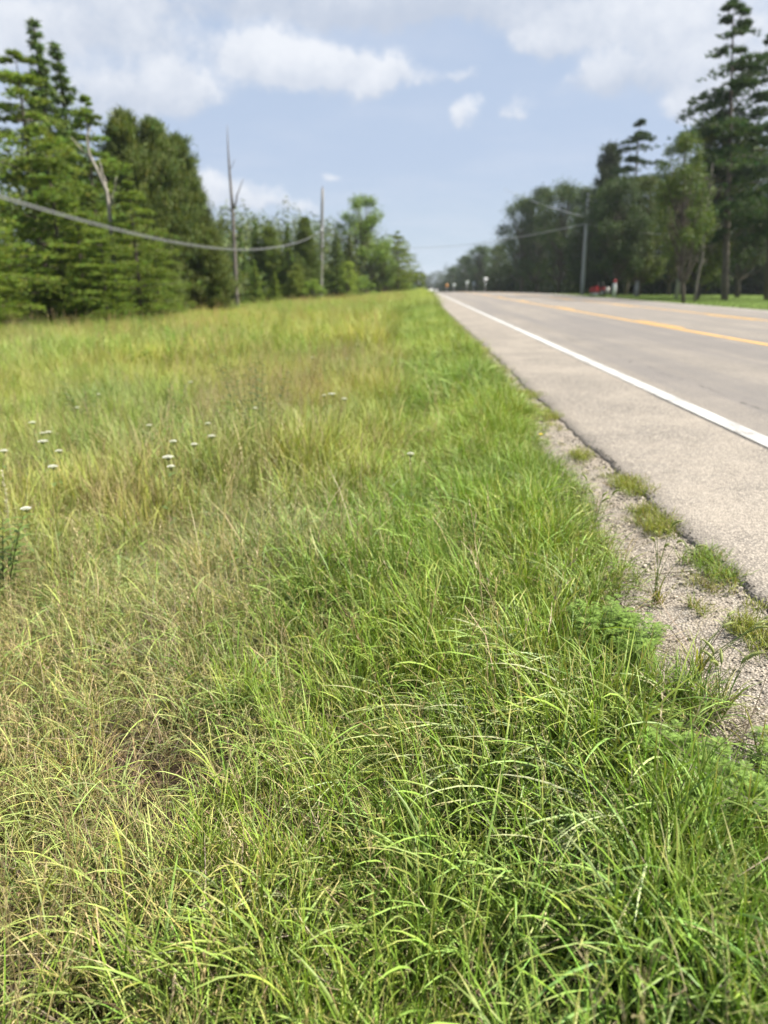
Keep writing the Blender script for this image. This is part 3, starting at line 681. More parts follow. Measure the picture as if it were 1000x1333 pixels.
scatter('gravel', np.stack([x, y, gz(x, y) + s * .25], -1), np.stack([rs.normal(0, .35, n), rs.normal(0, .35, n), rs.uniform(0, 6.28, n)], -1), sg, rs.randint(0, 8, n), T, STN, label='loose crushed limestone gravel between the grass and the pavement edge', cat='gravel')
x, y = cand(rs, .42, 1.26, 5.5, 20, 1100); m = (x > gravel_w(y) - .06) & (x < edge_x(y)); x, y = x[m], y[m]; n = len(x)
s = rs.uniform(.004, .011, n)
scatter('far_gravel', np.stack([x, y, gz(x, y) + s * .2], -1), np.stack([rs.normal(0, .35, n), rs.normal(0, .35, n), rs.uniform(0, 6.28, n)], -1), np.stack([s, s, s], -1), rs.randint(0, 8, n), np.clip(np.stack([rs.normal(1, .25, n)] * 3, -1), .3, 1.5), STN, label='gravel strip farther along the pavement edge', cat='gravel')
# asphalt crumbs fallen from the edge
x, y = cand(rs, 1.12, 1.30, 1.2, 5, 2600); m = np.abs(x - edge_x(y)) < .045; x, y = x[m], y[m]; n = len(x); s = rs.uniform(.002, .0085, n)
zc_ = np.where(x < edge_x(y) + .02, gz(x, y), pave(x, y)) + s * .3
scatter('asphalt_crumbs', np.stack([x, y, zc_], -1), rs.uniform(-1, 1, (n, 3)), np.stack([s, s, s], -1), rs.randint(0, 8, n), np.clip(np.stack([rs.normal(.28, .15, n)] * 3, -1), .08, .8), STN, label='dark crumbs broken from the edge of the pavement', cat='gravel')

# ------------------------------------------------------------------ plants on and beside the gravel (things)
def plant(name, loc, label, cat, group, parts):
    e = empty(name, loc); tag(e, label, cat, group)
    for pn, fn, seed in parts:
        r = np.random.RandomState(seed); a = Acc(); fn(a, r); link(pn, a.build(pn, M['weed'], smooth=True), e)
    return e
def short_clump(rad, n=260, yel=1.0):
    def f(a, r):
        for q in range(n // 26):
            b = Acc(); blades(b, r, 26, (.025, .085), (.0014, .003), (.0, 1.0), (.1, 1.3), rad * .38, (.07, .11, .015), (.29 * yel, .32, .055), fold=False, segs=3, dry=.10)
            ang, rr = r.uniform(0, 6.28), rad * math.sqrt(r.uniform()) * .85
            V = np.vstack(b.V); V[:, :2] += [math.cos(ang) * rr * .55, math.sin(ang) * rr * 1.5]
            a.add(V, [np.vstack(b.F)] if True else None, np.vstack(b.C))
    return f
clumps = [(755, 600, .09, 260, 'small yellow green grass clump alone on the gravel, farthest of the clumps'),
          (820, 645, .13, 520, 'dense low grass clump hugging the pavement edge beyond the widest clump'),
          (853, 690, .12, 560, 'widest yellow green grass clump on the gravel beside the pavement edge'),
          (925, 752, .11, 460, 'grass clump in a hollow of the broken pavement edge, dark leaves among it'),
          (990, 850, .09, 380, 'nearest low grass clump on the gravel, at the right edge of the picture'),
          (722, 548, .13, 360, 'thin grass fringe along the pavement edge where the gravel narrows'),
          (690, 520, .16, 380, 'grass fringe growing over the narrowing gravel far along the edge'),
          (905, 800, .035, 50, 'tiny sparse grass sprig alone on bare gravel'), (935, 705, .03, 40, 'tiny grass sprout in the crack of the pavement edge')]
for i, (px, py, rad, n, lab) in enumerate(clumps):
    g0 = at_z(px, py, -.06); z = float(gz(g0.x, g0.y))
    xx = min(g0.x, float(edge_x(g0.y)) - .02)
    plant('grass_clump', (xx, g0.y, z - .003), lab, 'grass clump', 'grass clumps on the gravel', [('blades', short_clump(rad * 1.35, int(n * 2.2), 1 if i != 3 else .75), 200 + i)])
def fox(n, L, lean, spread, up=True):
    def f(a, r):
        for q in range(n): foxtail(a, r, np.array([r.normal(0, .012), r.normal(0, .012), 0]), r.uniform(*L), r.uniform(-.6, 6.28) if up else r.uniform(-.5, .8), r.uniform(*lean), r.uniform(.03, .05))
    return f
def foxl(n, L=(.08, .18)):
    def f(a, r): blades(a, r, n, L, (.003, .006), (.1, .6), (.2, 1.1), .02, (.12, .10, .03), (.30, .33, .08), fold=True, segs=4)
    return f
for i, (px, py, n, L, ln, nl, lab) in enumerate([
        (938, 940, 7, (.13, .21), (.05, .3), 16, 'upright foxtail grass standing alone on the gravel'),
        (905, 888, 7, (.16, .26), (.5, 1.0), 26, 'foxtail grass leaning out over the gravel from the verge edge'),
        (985, 1010, 4, (.1, .16), (.1, .5), 10, 'short foxtail grass at the right edge above the feathery weeds'),
        (855, 790, 6, (.22, .32), (.1, .5), 18, 'tall foxtail grass at the rim of the verge beside the widest clump'),
        (770, 720, 8, (.24, .34), (.1, .5), 18, 'foxtail grass with pale heads rising from the verge near the gravel')]):
    g0 = at_z(px, py, -.08); z = float(ground(g0.x, g0.y))
    plant('foxtail_grass', (g0.x, g0.y, z), lab, 'foxtail grass', 'foxtail grasses at the gravel edge', [('stems', fox(n, L, ln, 1, i != 1), 300 + i), ('leaves', foxl(nl), 330 + i)])
def feathery(n, h, C):
    def f(a, r):
        for q in range(n):
            az = r.uniform(0, 6.28); l = h * r.uniform(.7, 1.1); out = r.uniform(.1, .75)
            t = np.linspace(0, 1, 6); base = np.array([r.normal(0, .035), r.normal(0, .05), 0])
            pts = base + np.stack([math.cos(az) * l * out * t ** 1.3, math.sin(az) * l * out * t ** 1.3, l * t * (1 - .25 * out)], -1)
            tube(a, pts, np.linspace(.0016, .0007, 6), 4, np.array(C) * .9, cap=False)
            for z in np.linspace(.25, 1, 11):
                c = pts[0] + (pts[-1] - pts[0]) * z; b0 = r.uniform(0, 6.28)
                for sd in (0, math.pi):      # compound leaf: rachis with narrow lobes
                    b = b0 + sd; dr = np.array([math.cos(b), math.sin(b), .35]); dr /= np.linalg.norm(dr); fl = .05 * (1.25 - .6 * z)
                    pr = np.cross(dr, [0, 0, 1.]); pr /= np.linalg.norm(pr)
                    for u in np.linspace(.15, 1, 7):
                        for s2 in (-1, 1):
                            o = c + dr * fl * u - np.array([0, 0, .012 * u * u]); dd = dr * .6 + pr * s2 * .9; e = o + dd * .018 * (1.3 - u * .8); wv = np.cross(dd, [0, 0, 1.]) * .0019
                            a.add([o, (o + e) / 2 + wv, e, (o + e) / 2 - wv], np.array([[0, 1, 2, 3]]), np.array(C) * r.uniform(.55, 1.45))
    return f
for i, (px, py, n, h, lab) in enumerate([
        (822, 880, 16, .19, 'feathery leaved weed spilling from the verge onto the gravel'),
        (775, 860, 12, .19, 'feathery leaved weed just inside the verge behind the spilling one'),
        (925, 1075, 18, .14, 'feathery leaved weed mat at the right edge of the verge, nearest the camera'),
        (985, 1090, 14, .13, 'feathery leaved weed at the far right frame edge beside the gravel'),
        (890, 1040, 14, .16, 'low feathery weed between the verge grass and the nearest mat')]):
    g0 = at_z(px, py, -.12); z = float(ground(g0.x, g0.y))
    plant('feathery_weed', (g0.x, g0.y, z), lab, 'weed', 'feathery weeds on the verge rim', [('foliage', feathery(n, h, (.15, .235, .045)), 350 + i)])

# leafy weeds in the meadow
def leafy(h, ns, C, lw=.022, ll=.11, spread=.18):
    def st(a, r):
        for q in range(ns):
            an = r.uniform(0, 6.28); ln = spread * r.uniform(.2, 1.4); t = np.linspace(0, 1, 7); hh = h * r.uniform(.8, 1.08)
            pts = np.stack([math.cos(an) * ln * (.2 + t), math.sin(an) * ln * (.2 + t), hh * t], -1)
            a.stems = getattr(a, 'stems', []) + [pts]; tube(a, pts, np.linspace(.0045, .0018, 7), 5, (.12, .13, .05))
    def lf(a, r):
        tmp = Acc(); st(tmp, r)
        for pts in tmp.stems:
            for z in np.linspace(.12, 1, 30):
                b = z * 75 + r.uniform(-.5, .5); c = pts[0] * (1 - z) + pts[-1] * z
                leaf(a, r, c, (math.cos(b), math.sin(b), .5), np.array([0, 0, 1.]), ll * (1.2 - z * .65), lw, C, .4, 4)
    return st, lf
for i, (px, py, zz, h, ns, C, lab) in enumerate([
        (340, 610, -.45, .62, 7, (.06, .105, .025), 'dark leafy weed standing out of the straw strip'),
        (300, 522, -.5, .70, 6, (.11, .20, .03), 'bright leafy weed farther back in the meadow than the dark one'),
        (2, 790, -.52, .38, 3, (.12, .18, .04), 'leafy weed with a yellowing leaf at the left edge of the meadow'),
        (470, 490, -.5, .55, 5, (.06, .10, .03), 'small dark weed in the brownish strip near the verge'),
        (375, 455, -.6, .8, 7, (.075, .125, .035), 'dusky weed clump in the far meadow left of the verge'),
        (232, 590, -.55, .5, 5, (.075, .14, .03), 'weed below the group of white flowers in mid meadow'),
        (120, 585, -.6, .5, 6, (.09, .17, .03), 'green weed beside the left group of white flowers'),
        (435, 530, -.5, .5, 5, (.07, .12, .03), 'weed under the bright pair of white flowers near the verge')]):
    g0 = at_z(px, py, zz); z = float(ground(g0.x, g0.y)); st, lf = leafy(h * 1.3, ns, C)
    plant('leafy_weed', (g0.x, g0.y, z), lab, 'weed', 'leafy weeds in the meadow', [('stem', st, 400 + i), ('leaves', lf, 400 + i)])

# white umbel flowers
def umbel_meshes():
    out = []
    for v in range(3):
        r = np.random.RandomState(500 + v); st, um, lv = Acc(), Acc(), Acc(); h = .56
        t = np.linspace(0, 1, 7); pts = np.stack([.03 * np.sin(t * 2 + v), .02 * np.cos(t * 2), h * t], -1); pts[:, :2] -= pts[0, :2]
        tube(st, pts, np.linspace(.0028, .0016, 7), 5, (.14, .19, .06))
        top = pts[-1]
        for q in range(46):
            rr = math.sqrt((q + .5) / 46); a = q * 2.4; c = top + np.array([math.cos(a) * rr * .038, math.sin(a) * rr * .038, .018 + .008 * (1 - rr * rr)])
            tube(st, np.array([top, (top + c) / 2 + [0, 0, -.002], c]), np.array([.0006, .0005, .0004]), 3, (.16, .22, .08), cap=False)
            for w in range(7):
                b = w / 7 * 6.28; o = c + np.array([math.cos(b), math.sin(b), 0]) * .0035; u = np.array([math.cos(b), math.sin(b), .25]) * .0028; s = np.array([-math.sin(b), math.cos(b), 0]) * .0022
                um.add([o - u - s, o + u - s, o + u + s, o - u + s], np.array([[0, 1, 2, 3]]), (.60, .61, .57))
        for q in range(5):
            z = .15 + q * .17; c = pts[0] * (1 - z) + pts[-1] * z
            b = q * 2.2 + v
            for s2 in np.linspace(-.5, .5, 5): leaf(lv, r, c, (math.cos(b + s2), math.sin(b + s2), .6), np.array([0, 0, 1.]), .07, .006, (.11, .17, .05), .3, 3)
        out.append((st.build('stem', M['weed'], True), um.build('umbel', M['weed']), lv.build('leaves', M['weed'])))
    return out
UMB = umbel_meshes()
GW = 'white umbel flowers in the meadow'
flw = [(45, 549, 'white umbel flower, uppermost of the group at the left edge of the meadow'), (56, 563, 'white umbel flower in the middle of the left edge group, left of its twin'), (70, 562, 'white umbel flower in the left edge group, right of its twin'),
       (49, 575, 'widest white umbel flower of the left edge group'), (75, 586, 'small white umbel flower right of and below the widest left one'), (62, 609, 'lowest faint white umbel flower of the left edge group'),
       (197, 553, 'white umbel flower at the upper left of the mid meadow group'), (268, 551, 'white umbel flower at the top right of the mid meadow group'), (275, 566, 'white umbel flower just below the top right one of the mid group'),
       (227, 575, 'white umbel flower in the centre of the mid meadow group'), (251, 579, 'white umbel flower right of centre in the mid meadow group'), (208, 595, 'brightest white umbel flower, lowest of the mid meadow group'),
       (101, 531, 'white umbel flower above and between the two flower groups'), (127, 513, 'white umbel flower far back in the left part of the meadow'), (42, 659, 'white umbel flower nearest the camera at the left edge'),
       (430, 512, 'bright white umbel flower in the straw strip near the verge'), (445, 519, 'small white umbel flower right beside the bright one near the verge'), (418, 515, 'small white umbel flower left of the bright one near the verge'),
       (404, 465, 'distant white umbel flower above the straw strip'), (382, 457, 'distant white umbel flower left of the straw strip'), (455, 467, 'distant white umbel flower near the green verge'),
       (424, 437, 'farthest white umbel flower in the meadow'), (538, 590, 'lone white flower head low in the green verge grass'), (253, 497, 'white umbel flower far back in the centre of the meadow'), (335, 531, 'white umbel flower beside the dark leafy weed'),
       (218, 607, 'small white umbel flower peeking out below the brightest one'), (5, 588, 'white umbel flower cut by the left edge of the picture')]
for i, (px, py, lab) in enumerate(flw):
    tgt = -.5 + .6; p = at_z(px, py, .07)
    for _ in range(6): p = at_z(px, py, float(ground(p.x, p.y)) + .58)
    z0 = float(ground(p.x, p.y)); e = empty('umbel_flower', (p.x, p.y, z0), random.Random(i).uniform(0, 6.28)); tag(e, lab, 'wildflower', GW)
    s = random.Random(i * 3).uniform(.42, .68) if i not in (3, 11, 15) else .8
    e.scale = (s, s, 1.0)
    for nm, me in zip(('stem', 'umbel', 'leaves'), UMB[i % 3]): link(nm, me, e)
# pale bent grass stem with seed spike at the left
def mullein(a, r):
    t = np.linspace(0, 1, 8); pts = np.stack([.02 * t, .0 * t, .62 * t], -1); tube(a, pts, np.linspace(.003, .002, 8), 5, (.35, .34, .22))
    for q in range(70):
        z = r.uniform(.6, 1); c = np.array([.02 * z, 0, .62 * z]); b = r.uniform(0, 6.28)
        leaf(a, r, c, (math.cos(b), math.sin(b), .9), np.array([0, 0, 1.]), .018, .007, (.5, .48, .34), .2, 2)
g0 = at_z(22, 760, -.5); plant('seed_stalk', (g0.x, g0.y, float(ground(g0.x, g0.y))), 'pale upright seed stalk beside the leafy weed at the left edge', 'seed stalk', None, [('spike', mullein, 3)])
g0 = at_z(700, 630, -.1)
def dand(a, r):
    tube(a, np.array([[0, 0, 0], [0, .01, .15], [0, .0, .3]]), np.array([.0018, .0016, .0014]), 4, (.15, .2, .06))
    for q in range(40):
        b = q * 2.4; leaf(a, r, np.array([0, 0, .3]), (math.cos(b), math.sin(b), .2 + q * .015), np.array([0, 0, 1.]), .014, .004, (.75, .6, .03), .1, 2)
plant('yellow_flower', (g0.x, g0.y, float(ground(g0.x, g0.y))), 'tiny yellow flower at the rim of the verge beside the gravel', 'wildflower', None, [('flower_head', dand, 5)])

# ------------------------------------------------------------------ trees
def tris(acc, rs, cen, d, l, w, C, up=None):
    """long thin triangles from cen along d"""
    n = len(cen); d = d / (np.linalg.norm(d, axis=1)[:, None] + 1e-9)
    r = rs.normal(0, 1, (n, 3)); s = np.cross(d, r); s /= np.linalg.norm(s, axis=1)[:, None] + 1e-9
    V = np.stack([cen - s * (w / 2)[:, None], cen + s * (w / 2)[:, None], cen + d * l[:, None]], 1).reshape(-1, 3)
    F = np.arange(n * 3).reshape(-1, 3); acc.add(V, F, np.repeat(C, 3, 0))
def quads(acc, rs, cen, nrm, sz, C):
    n = len(cen); nrm = nrm / (np.linalg.norm(nrm, axis=1)[:, None] + 1e-9)
    r = rs.normal(0, 1, (n, 3)); a = np.cross(nrm, r); a /= np.linalg.norm(a, axis=1)[:, None] + 1e-9; b = np.cross(nrm, a)
    a = a * (sz / 2)[:, None]; b = b * (sz * .62 / 2)[:, None]
    V = np.stack([cen - a, cen + b, cen + a, cen - b], 1).reshape(-1, 3); F = np.arange(n * 4).reshape(-1, 4); acc.add(V, F, np.repeat(C, 4, 0))
def colr(rs, n, base, v=.2): 
    c = np.array(base)[None] * (1 + rs.normal(0, v, (n, 1))); c[:, 0] *= 1 + rs.normal(0, .12, n); return np.clip(c, .004, .6)
def branch_path(rs, z, az, L, rise, droop, n=6):
    t = np.linspace(0, 1, n); r = L * t; dz = rise * L * t - droop * L * t ** 2
    return np.stack([np.cos(az) * r, np.sin(az) * r, z + dz], -1)
def conifer(seed, h, kind):
    rs = np.random.RandomState(seed); tr, cr = Acc(), Acc()
    t = np.linspace(0, 1, 12); bend = .012 * h * np.sin(t * 3 + seed)
    tp = np.stack([bend * t, .5 * bend * t, h * t * .985 - .15], -1)
    tube(tr, tp, (h * .016) * (1 - t) ** .8 + .012, 8)
    P = dict(pine=dict(z0=.08, dz=.056, nb=5, R=.36, rise=.22, droop=.16, flat=.34, nbun=92, col=(.140, .185, .044)),
             sparse=dict(z0=.26, dz=.042, nb=5, R=.30, rise=.14, droop=.20, flat=.42, nbun=105, col=(.055, .095, .030)),
             spruce=dict(z0=.03, dz=.034, nb=7, R=.19, rise=-.05, droop=.18, flat=.18, nbun=34, col=(.105, .148, .042)),
             cedar=dict(z0=.01, dz=.022, nb=8, R=.24, rise=.75, droop=.10, flat=.16, nbun=30, col=(.112, .142, .046)))[kind]
    z = P['z0']
    while z < .985:
        u = (z - P['z0']) / (1 - P['z0'])
        if kind == 'cedar': prof = (1 - u) ** .62 * (.62 + .38 * min(1, u * 5))
        elif kind == 'spruce': prof = (1 - u) ** 1.1 * (.85 + .15 * min(1, u * 6))
        elif kind == 'pine': prof = (1 - u) ** .62 * (.55 + .45 * min(1, u * 4))
        else: prof = (.35 + .65 * math.sin(min(1, u * 1.15) * math.pi) ** .7) * (1 - u) ** .35
        for b in range(P['nb']):
            if kind == 'sparse' and rs.uniform() < .40: continue
            az = b / P['nb'] * 6.283 + rs.uniform(-.5, .5) + z * 40
            L = max(.25 if kind != 'spruce' else .07 * h * (1 - z) + .05, h * P['R'] * prof * (rs.uniform(.3, 1.5) if kind == 'sparse' else rs.uniform(.5, 1.35) if kind == 'cedar' else rs.uniform(.45, 1.25)) * (1 + (.22 if kind in ('cedar', 'pine') else .1) * math.sin(az * 2 + z * 9 + seed))); zz = z * h + rs.uniform(-.3, .3) * P['dz'] * h * (3.0 if kind in ('pine', 'sparse') and z < .9 else 1)
            cxy = np.array([np.interp(z, t, tp[:, 0]), np.interp(z, t, tp[:, 1]), 0])
            bp = branch_path(rs, zz, az, L, P['rise'] * rs.uniform(.5, 1.4), P['droop']) + cxy
            tube(tr, bp, np.linspace(.012 + L * .011, .006, 6), 4, cap=False)
            nb = int(P['nbun'] * (.35 + .65 * prof)) + 5 if kind != 'spruce' else int(P['nbun'] * min(1, prof * 1.3)) + 3
            uu = rs.uniform(.18, 1.02, nb) if kind != 'cedar' else rs.uniform(.35, 1.03, nb)
            c = np.stack([np.interp(uu, np.linspace(0, 1, 6), bp[:, k]) for k in range(3)], -1)
            sp = L * P['flat'] * (np.sin(np.clip(uu, 0, 1) * math.pi * .82) + .15) * rs.normal(0, .62, nb)
            side = np.array([-math.sin(az), math.cos(az), 0]); c = c + side[None] * sp[:, None]
            c[:, 2] += rs.normal(0, .028 * L + .02, nb) - (np.abs(sp) * .12)
            out = np.array([math.cos(az), math.sin(az), 0])
            C = colr(rs, nb, P['col'], .20) * (.8 + .4 * rs.uniform())
            if kind in ('pine', 'sparse'):
                for q in range(7):
                    d = out[None] * .55 + side[None] * (sp / (L * P['flat'] + .01))[:, None] * .8 + rs.normal(0, .55, (nb, 3)); d[:, 2] = np.abs(d[:, 2]) * .75 + .15
                    tris(cr, rs, c, d, rs.uniform(.16, .32 if kind == 'pine' else .42, nb) * (h / 13) ** .5, np.full(nb, .06 if kind == 'pine' else .10) * (h / 13) ** .5, C)
            elif kind == 'spruce':
                for q in range(5):
                    d = out[None] * .7 + rs.normal(0, .5, (nb, 3)); d[:, 2] -= .25
                    tris(cr, rs, c, d, rs.uniform(.16, .32, nb), np.full(nb, .075), C)
            else:
                for q in range(6):
                    d = out[None] * .35 + rs.normal(0, .38, (nb, 3)); d[:, 2] = np.abs(d[:, 2]) + .5
                    tris(cr, rs, c + rs.normal(0, .16, (nb, 3)), d, rs.uniform(.16, .42, nb), np.full(nb, .075), C)
        z += P['dz'] * rs.uniform(.8, 1.2)
    return tr.build('trunk', M['bark'], True), cr.build('crown', M['foliage'])
def broadleaf(seed, h, w, col, z0=.22, nclump=95, per=210, lsz=.25, gap=.0):
    rs = np.random.RandomState(seed); tr, cr = Acc(), Acc(); t = np.linspace(0, 1, 8)
    tp = np.stack([.02 * h * np.sin(t * 3 + seed), .02 * h * np.sin(t * 2.3 + seed * 2), h * .8 * t - .15], -1)
    tube(tr, tp, h * .018 * (1 - t * .85), 9)
    for q in range(nclump):
        u = rs.uniform(0, 1); zc = h * (z0 + (1 - z0) * (u * .88 + .03)); pr = math.sqrt(max(.02, 1 - (2 * u - .85) ** 2 * .72)) if u > .4 else .75 + .6 * u
        rr = w / 2 * pr * rs.uniform(.25, .88); az = rs.uniform(0, 6.283); c = np.array([math.cos(az) * rr, math.sin(az) * rr, zc])
        c[:2] += tp[int(min(7, u * 7)), :2]
        k0 = tp[int(min(5, 1 + u * 4))]; mid = (k0 + c) / 2 + [0, 0, -.05 * h * .5]
        tube(tr, np.array([k0, mid, c]), np.array([h * .006, h * .004, .015]), 5, cap=False)
        cs = np.array([1, 1, .75]) * (w * .115 * rs.uniform(.6, 1.35)); d = rs.normal(0, 1, (per, 3)); d /= np.linalg.norm(d, axis=1)[:, None]
        rad = rs.uniform(.1, 1.5, (per, 1)) ** .55; p = c + d * cs * rad * (1 + .25 * np.sin(d[:, :1] * 7 + q) * np.cos(d[:, 1:2] * 6))
        nrm = d * .6 + rs.normal(0, .6, (per, 3)) + [0, 0, .5]
        quads(cr, rs, p, nrm, rs.uniform(.6, 1.3, per) * lsz, colr(rs, per, col, .2) * (.82 + .36 * rs.uniform()))
    return tr.build('trunk', M['bark'], True), cr.build('crown', M['foliage'])
K = {}
K['pineA'] = (conifer(1, 13, 'pine'), 13); K['pineB'] = (conifer(2, 13, 'pine'), 13)
K['spruceA'] = (conifer(3, 12, 'spruce'), 12); K['spruceB'] = (conifer(4, 12, 'spruce'), 12)
K['cedarA'] = (conifer(5, 11, 'cedar'), 11); K['cedarB'] = (conifer(6, 11, 'cedar'), 11)
K['sparseA'] = (conifer(7, 22, 'sparse'), 22); K['sparseB'] = (conifer(8, 20, 'sparse'), 20)
K['leafA'] = (broadleaf(9, 15, 11, (.098, .138, .040)), 15); K['leafB'] = (broadleaf(10, 15, 9, (.115, .155, .042), z0=.12), 15)
K['leafC'] = (broadleaf(11, 14, 8, (.105, .16, .038), z0=.28, nclump=60, per=210, lsz=.22), 14)
K['bush'] = (broadleaf(12, 4, 4, (.11, .17, .04), z0=.02, nclump=36, per=180, lsz=.14), 4)
def tree(kind, px, topy, Y, label, name, group, tint=(1, 1, 1), wide=1.0, rot=None, cat='tree', base=None):
    (tm, cm), h0 = K[kind]
    p = at_y(px, topy, Y); bx = p.x if base is None else at_y(base, 385, Y).x; g = float(ground(bx, Y)); h = p.z - g
    rz = rot if rot is not None else random.Random(px * 7 + Y).uniform(0, 6.28)
    e = empty(name, (bx, Y, g)); tag(e, label, cat, group)
    e.rotation_euler = (Matrix.Rotation(math.atan2(p.x - bx, h), 3, 'Y') @ Matrix.Rotation(rz, 3, 'Z')).to_euler()
    s = h / h0; e.scale = (s * wide, s * wide, s)
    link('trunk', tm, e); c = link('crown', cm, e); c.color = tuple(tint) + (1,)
    return e
GL, GR = 'conifers at the left edge of the meadow', 'trees across the road'
GM = 'trees along the far side of the meadow'
D = tree
# left, near
D('pineA', -75, 70, 27, 'big white pine with tiered bright boughs cut by the left edge', 'pine_tree', GL, (1.25, 1.3, 1.0))
D('pineB', 20, 62, 31, 'big white pine with bright layered boughs near the left edge', 'pine_tree', GL, (1.2, 1.25, 1.0))
D('spruceA', 44, 22, 35, 'tall thin topped spruce whose tip is the highest on the left', 'spruce_tree', GL, (.85, .95, 1.0), 1.2)
D('spruceB', 74, 48, 36, 'second highest spruce tip, right of the tallest one on the left', 'spruce_tree', GL, (.9, 1.0, 1.05), 1.25)
D('pineA', 108, 128, 33, 'white pine with a rounded top behind the bleached forked dead tree', 'pine_tree', GL, (1.15, 1.25, .95), .8)
D('pineA', 168, 238, 29.5, 'short bright young pine in front of the dark cedars', 'young_pine_tree', GL, (1.25, 1.3, 1.05), 1.15)
D('pineB', 200, 318, 31, 'lowest young pine, its boughs spreading beneath the cedars', 'young_pine_tree', GL, (1.2, 1.3, 1.0), 1.4)
D('pineA', 60, 190, 29, 'mid sized bright pine between the two big white pines and the forked dead tree', 'pine_tree', GL, (1.1, 1.2, 1.0), 1.1)
D('pineB', 128, 300, 28, 'low spreading pine at the foot of the forked dead tree', 'young_pine_tree', GL, (1.25, 1.35, 1.0), 1.3)
D('pineB', 95, 262, 28.5, 'low bright pine standing before the big pines at the meadow rim', 'young_pine_tree', GL, (1.4, 1.45, 1.0), 1.0)
D('pineB', -40, 240, 26, 'low leafy pine boughs at the left edge of the meadow', 'young_pine_tree', GL, (1.45, 1.5, 1.0), 1.1)
# cedars
GC = 'dark olive cedars left of the dead snag'
D('cedarA', 158, 150, 39, 'dark olive cedar with the highest round top, next to the bleached dead tree', 'cedar_tree', GC, (1.05, 1.08, .95), 1.0)
D('cedarB', 196, 160, 40, 'dark olive cedar, second in the row from the bleached dead tree', 'cedar_tree', GC, (1.0, 1.05, .95), .95)
D('cedarA', 226, 182, 41, 'dark olive cedar, third in the row, stepping down to the right', 'cedar_tree', GC, (1.05, 1.12, .95), .9)
D('cedarB', 250, 240, 42, 'dark olive cedar at the right end of the dense row', 'cedar_tree', GC, (.95, .95, .95), .95)
D('cedarA', 272, 300, 40, 'low cedar between the dense row and the grey dead snag', 'cedar_tree', GC, (1.1, 1.1, .95), 1.2)
D('cedarB', 215, 330, 37, 'low cedar in front of the dense dark row', 'cedar_tree', GC, (1.1, 1.15, .95), 1.3)
# middle row
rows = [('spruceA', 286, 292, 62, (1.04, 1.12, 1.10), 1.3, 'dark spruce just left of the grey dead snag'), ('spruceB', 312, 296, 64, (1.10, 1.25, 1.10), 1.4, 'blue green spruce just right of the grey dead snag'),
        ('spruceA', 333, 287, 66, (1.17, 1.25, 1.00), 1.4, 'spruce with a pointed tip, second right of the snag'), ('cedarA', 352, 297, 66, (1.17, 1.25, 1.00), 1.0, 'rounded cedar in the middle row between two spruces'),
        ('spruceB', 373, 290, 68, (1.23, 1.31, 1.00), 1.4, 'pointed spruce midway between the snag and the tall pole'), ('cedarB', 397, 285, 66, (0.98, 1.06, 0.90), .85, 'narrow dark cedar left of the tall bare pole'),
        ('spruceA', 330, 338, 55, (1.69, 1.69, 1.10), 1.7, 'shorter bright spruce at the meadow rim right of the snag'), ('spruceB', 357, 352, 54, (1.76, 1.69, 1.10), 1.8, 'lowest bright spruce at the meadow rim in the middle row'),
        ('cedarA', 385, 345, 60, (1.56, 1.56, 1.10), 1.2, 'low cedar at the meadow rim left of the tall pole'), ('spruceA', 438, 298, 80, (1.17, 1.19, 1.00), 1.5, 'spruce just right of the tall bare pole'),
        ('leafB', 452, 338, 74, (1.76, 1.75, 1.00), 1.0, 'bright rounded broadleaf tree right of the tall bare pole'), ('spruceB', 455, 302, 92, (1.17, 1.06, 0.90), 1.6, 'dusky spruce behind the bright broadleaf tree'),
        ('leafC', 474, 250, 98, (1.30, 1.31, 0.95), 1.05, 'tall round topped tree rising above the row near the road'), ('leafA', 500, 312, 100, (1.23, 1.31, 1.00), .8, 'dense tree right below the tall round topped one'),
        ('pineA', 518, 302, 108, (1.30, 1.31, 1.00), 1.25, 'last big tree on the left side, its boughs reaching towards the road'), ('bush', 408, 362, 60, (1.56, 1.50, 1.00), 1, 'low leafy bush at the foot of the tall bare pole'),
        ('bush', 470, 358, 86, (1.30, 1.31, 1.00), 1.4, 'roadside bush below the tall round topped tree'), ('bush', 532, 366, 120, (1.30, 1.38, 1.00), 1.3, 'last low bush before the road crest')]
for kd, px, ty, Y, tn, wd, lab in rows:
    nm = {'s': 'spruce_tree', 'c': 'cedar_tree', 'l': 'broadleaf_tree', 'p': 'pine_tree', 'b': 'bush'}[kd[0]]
    D(kd, px, ty, Y, lab, nm, GM, tn, wd, cat='bush' if kd == 'bush' else 'tree')
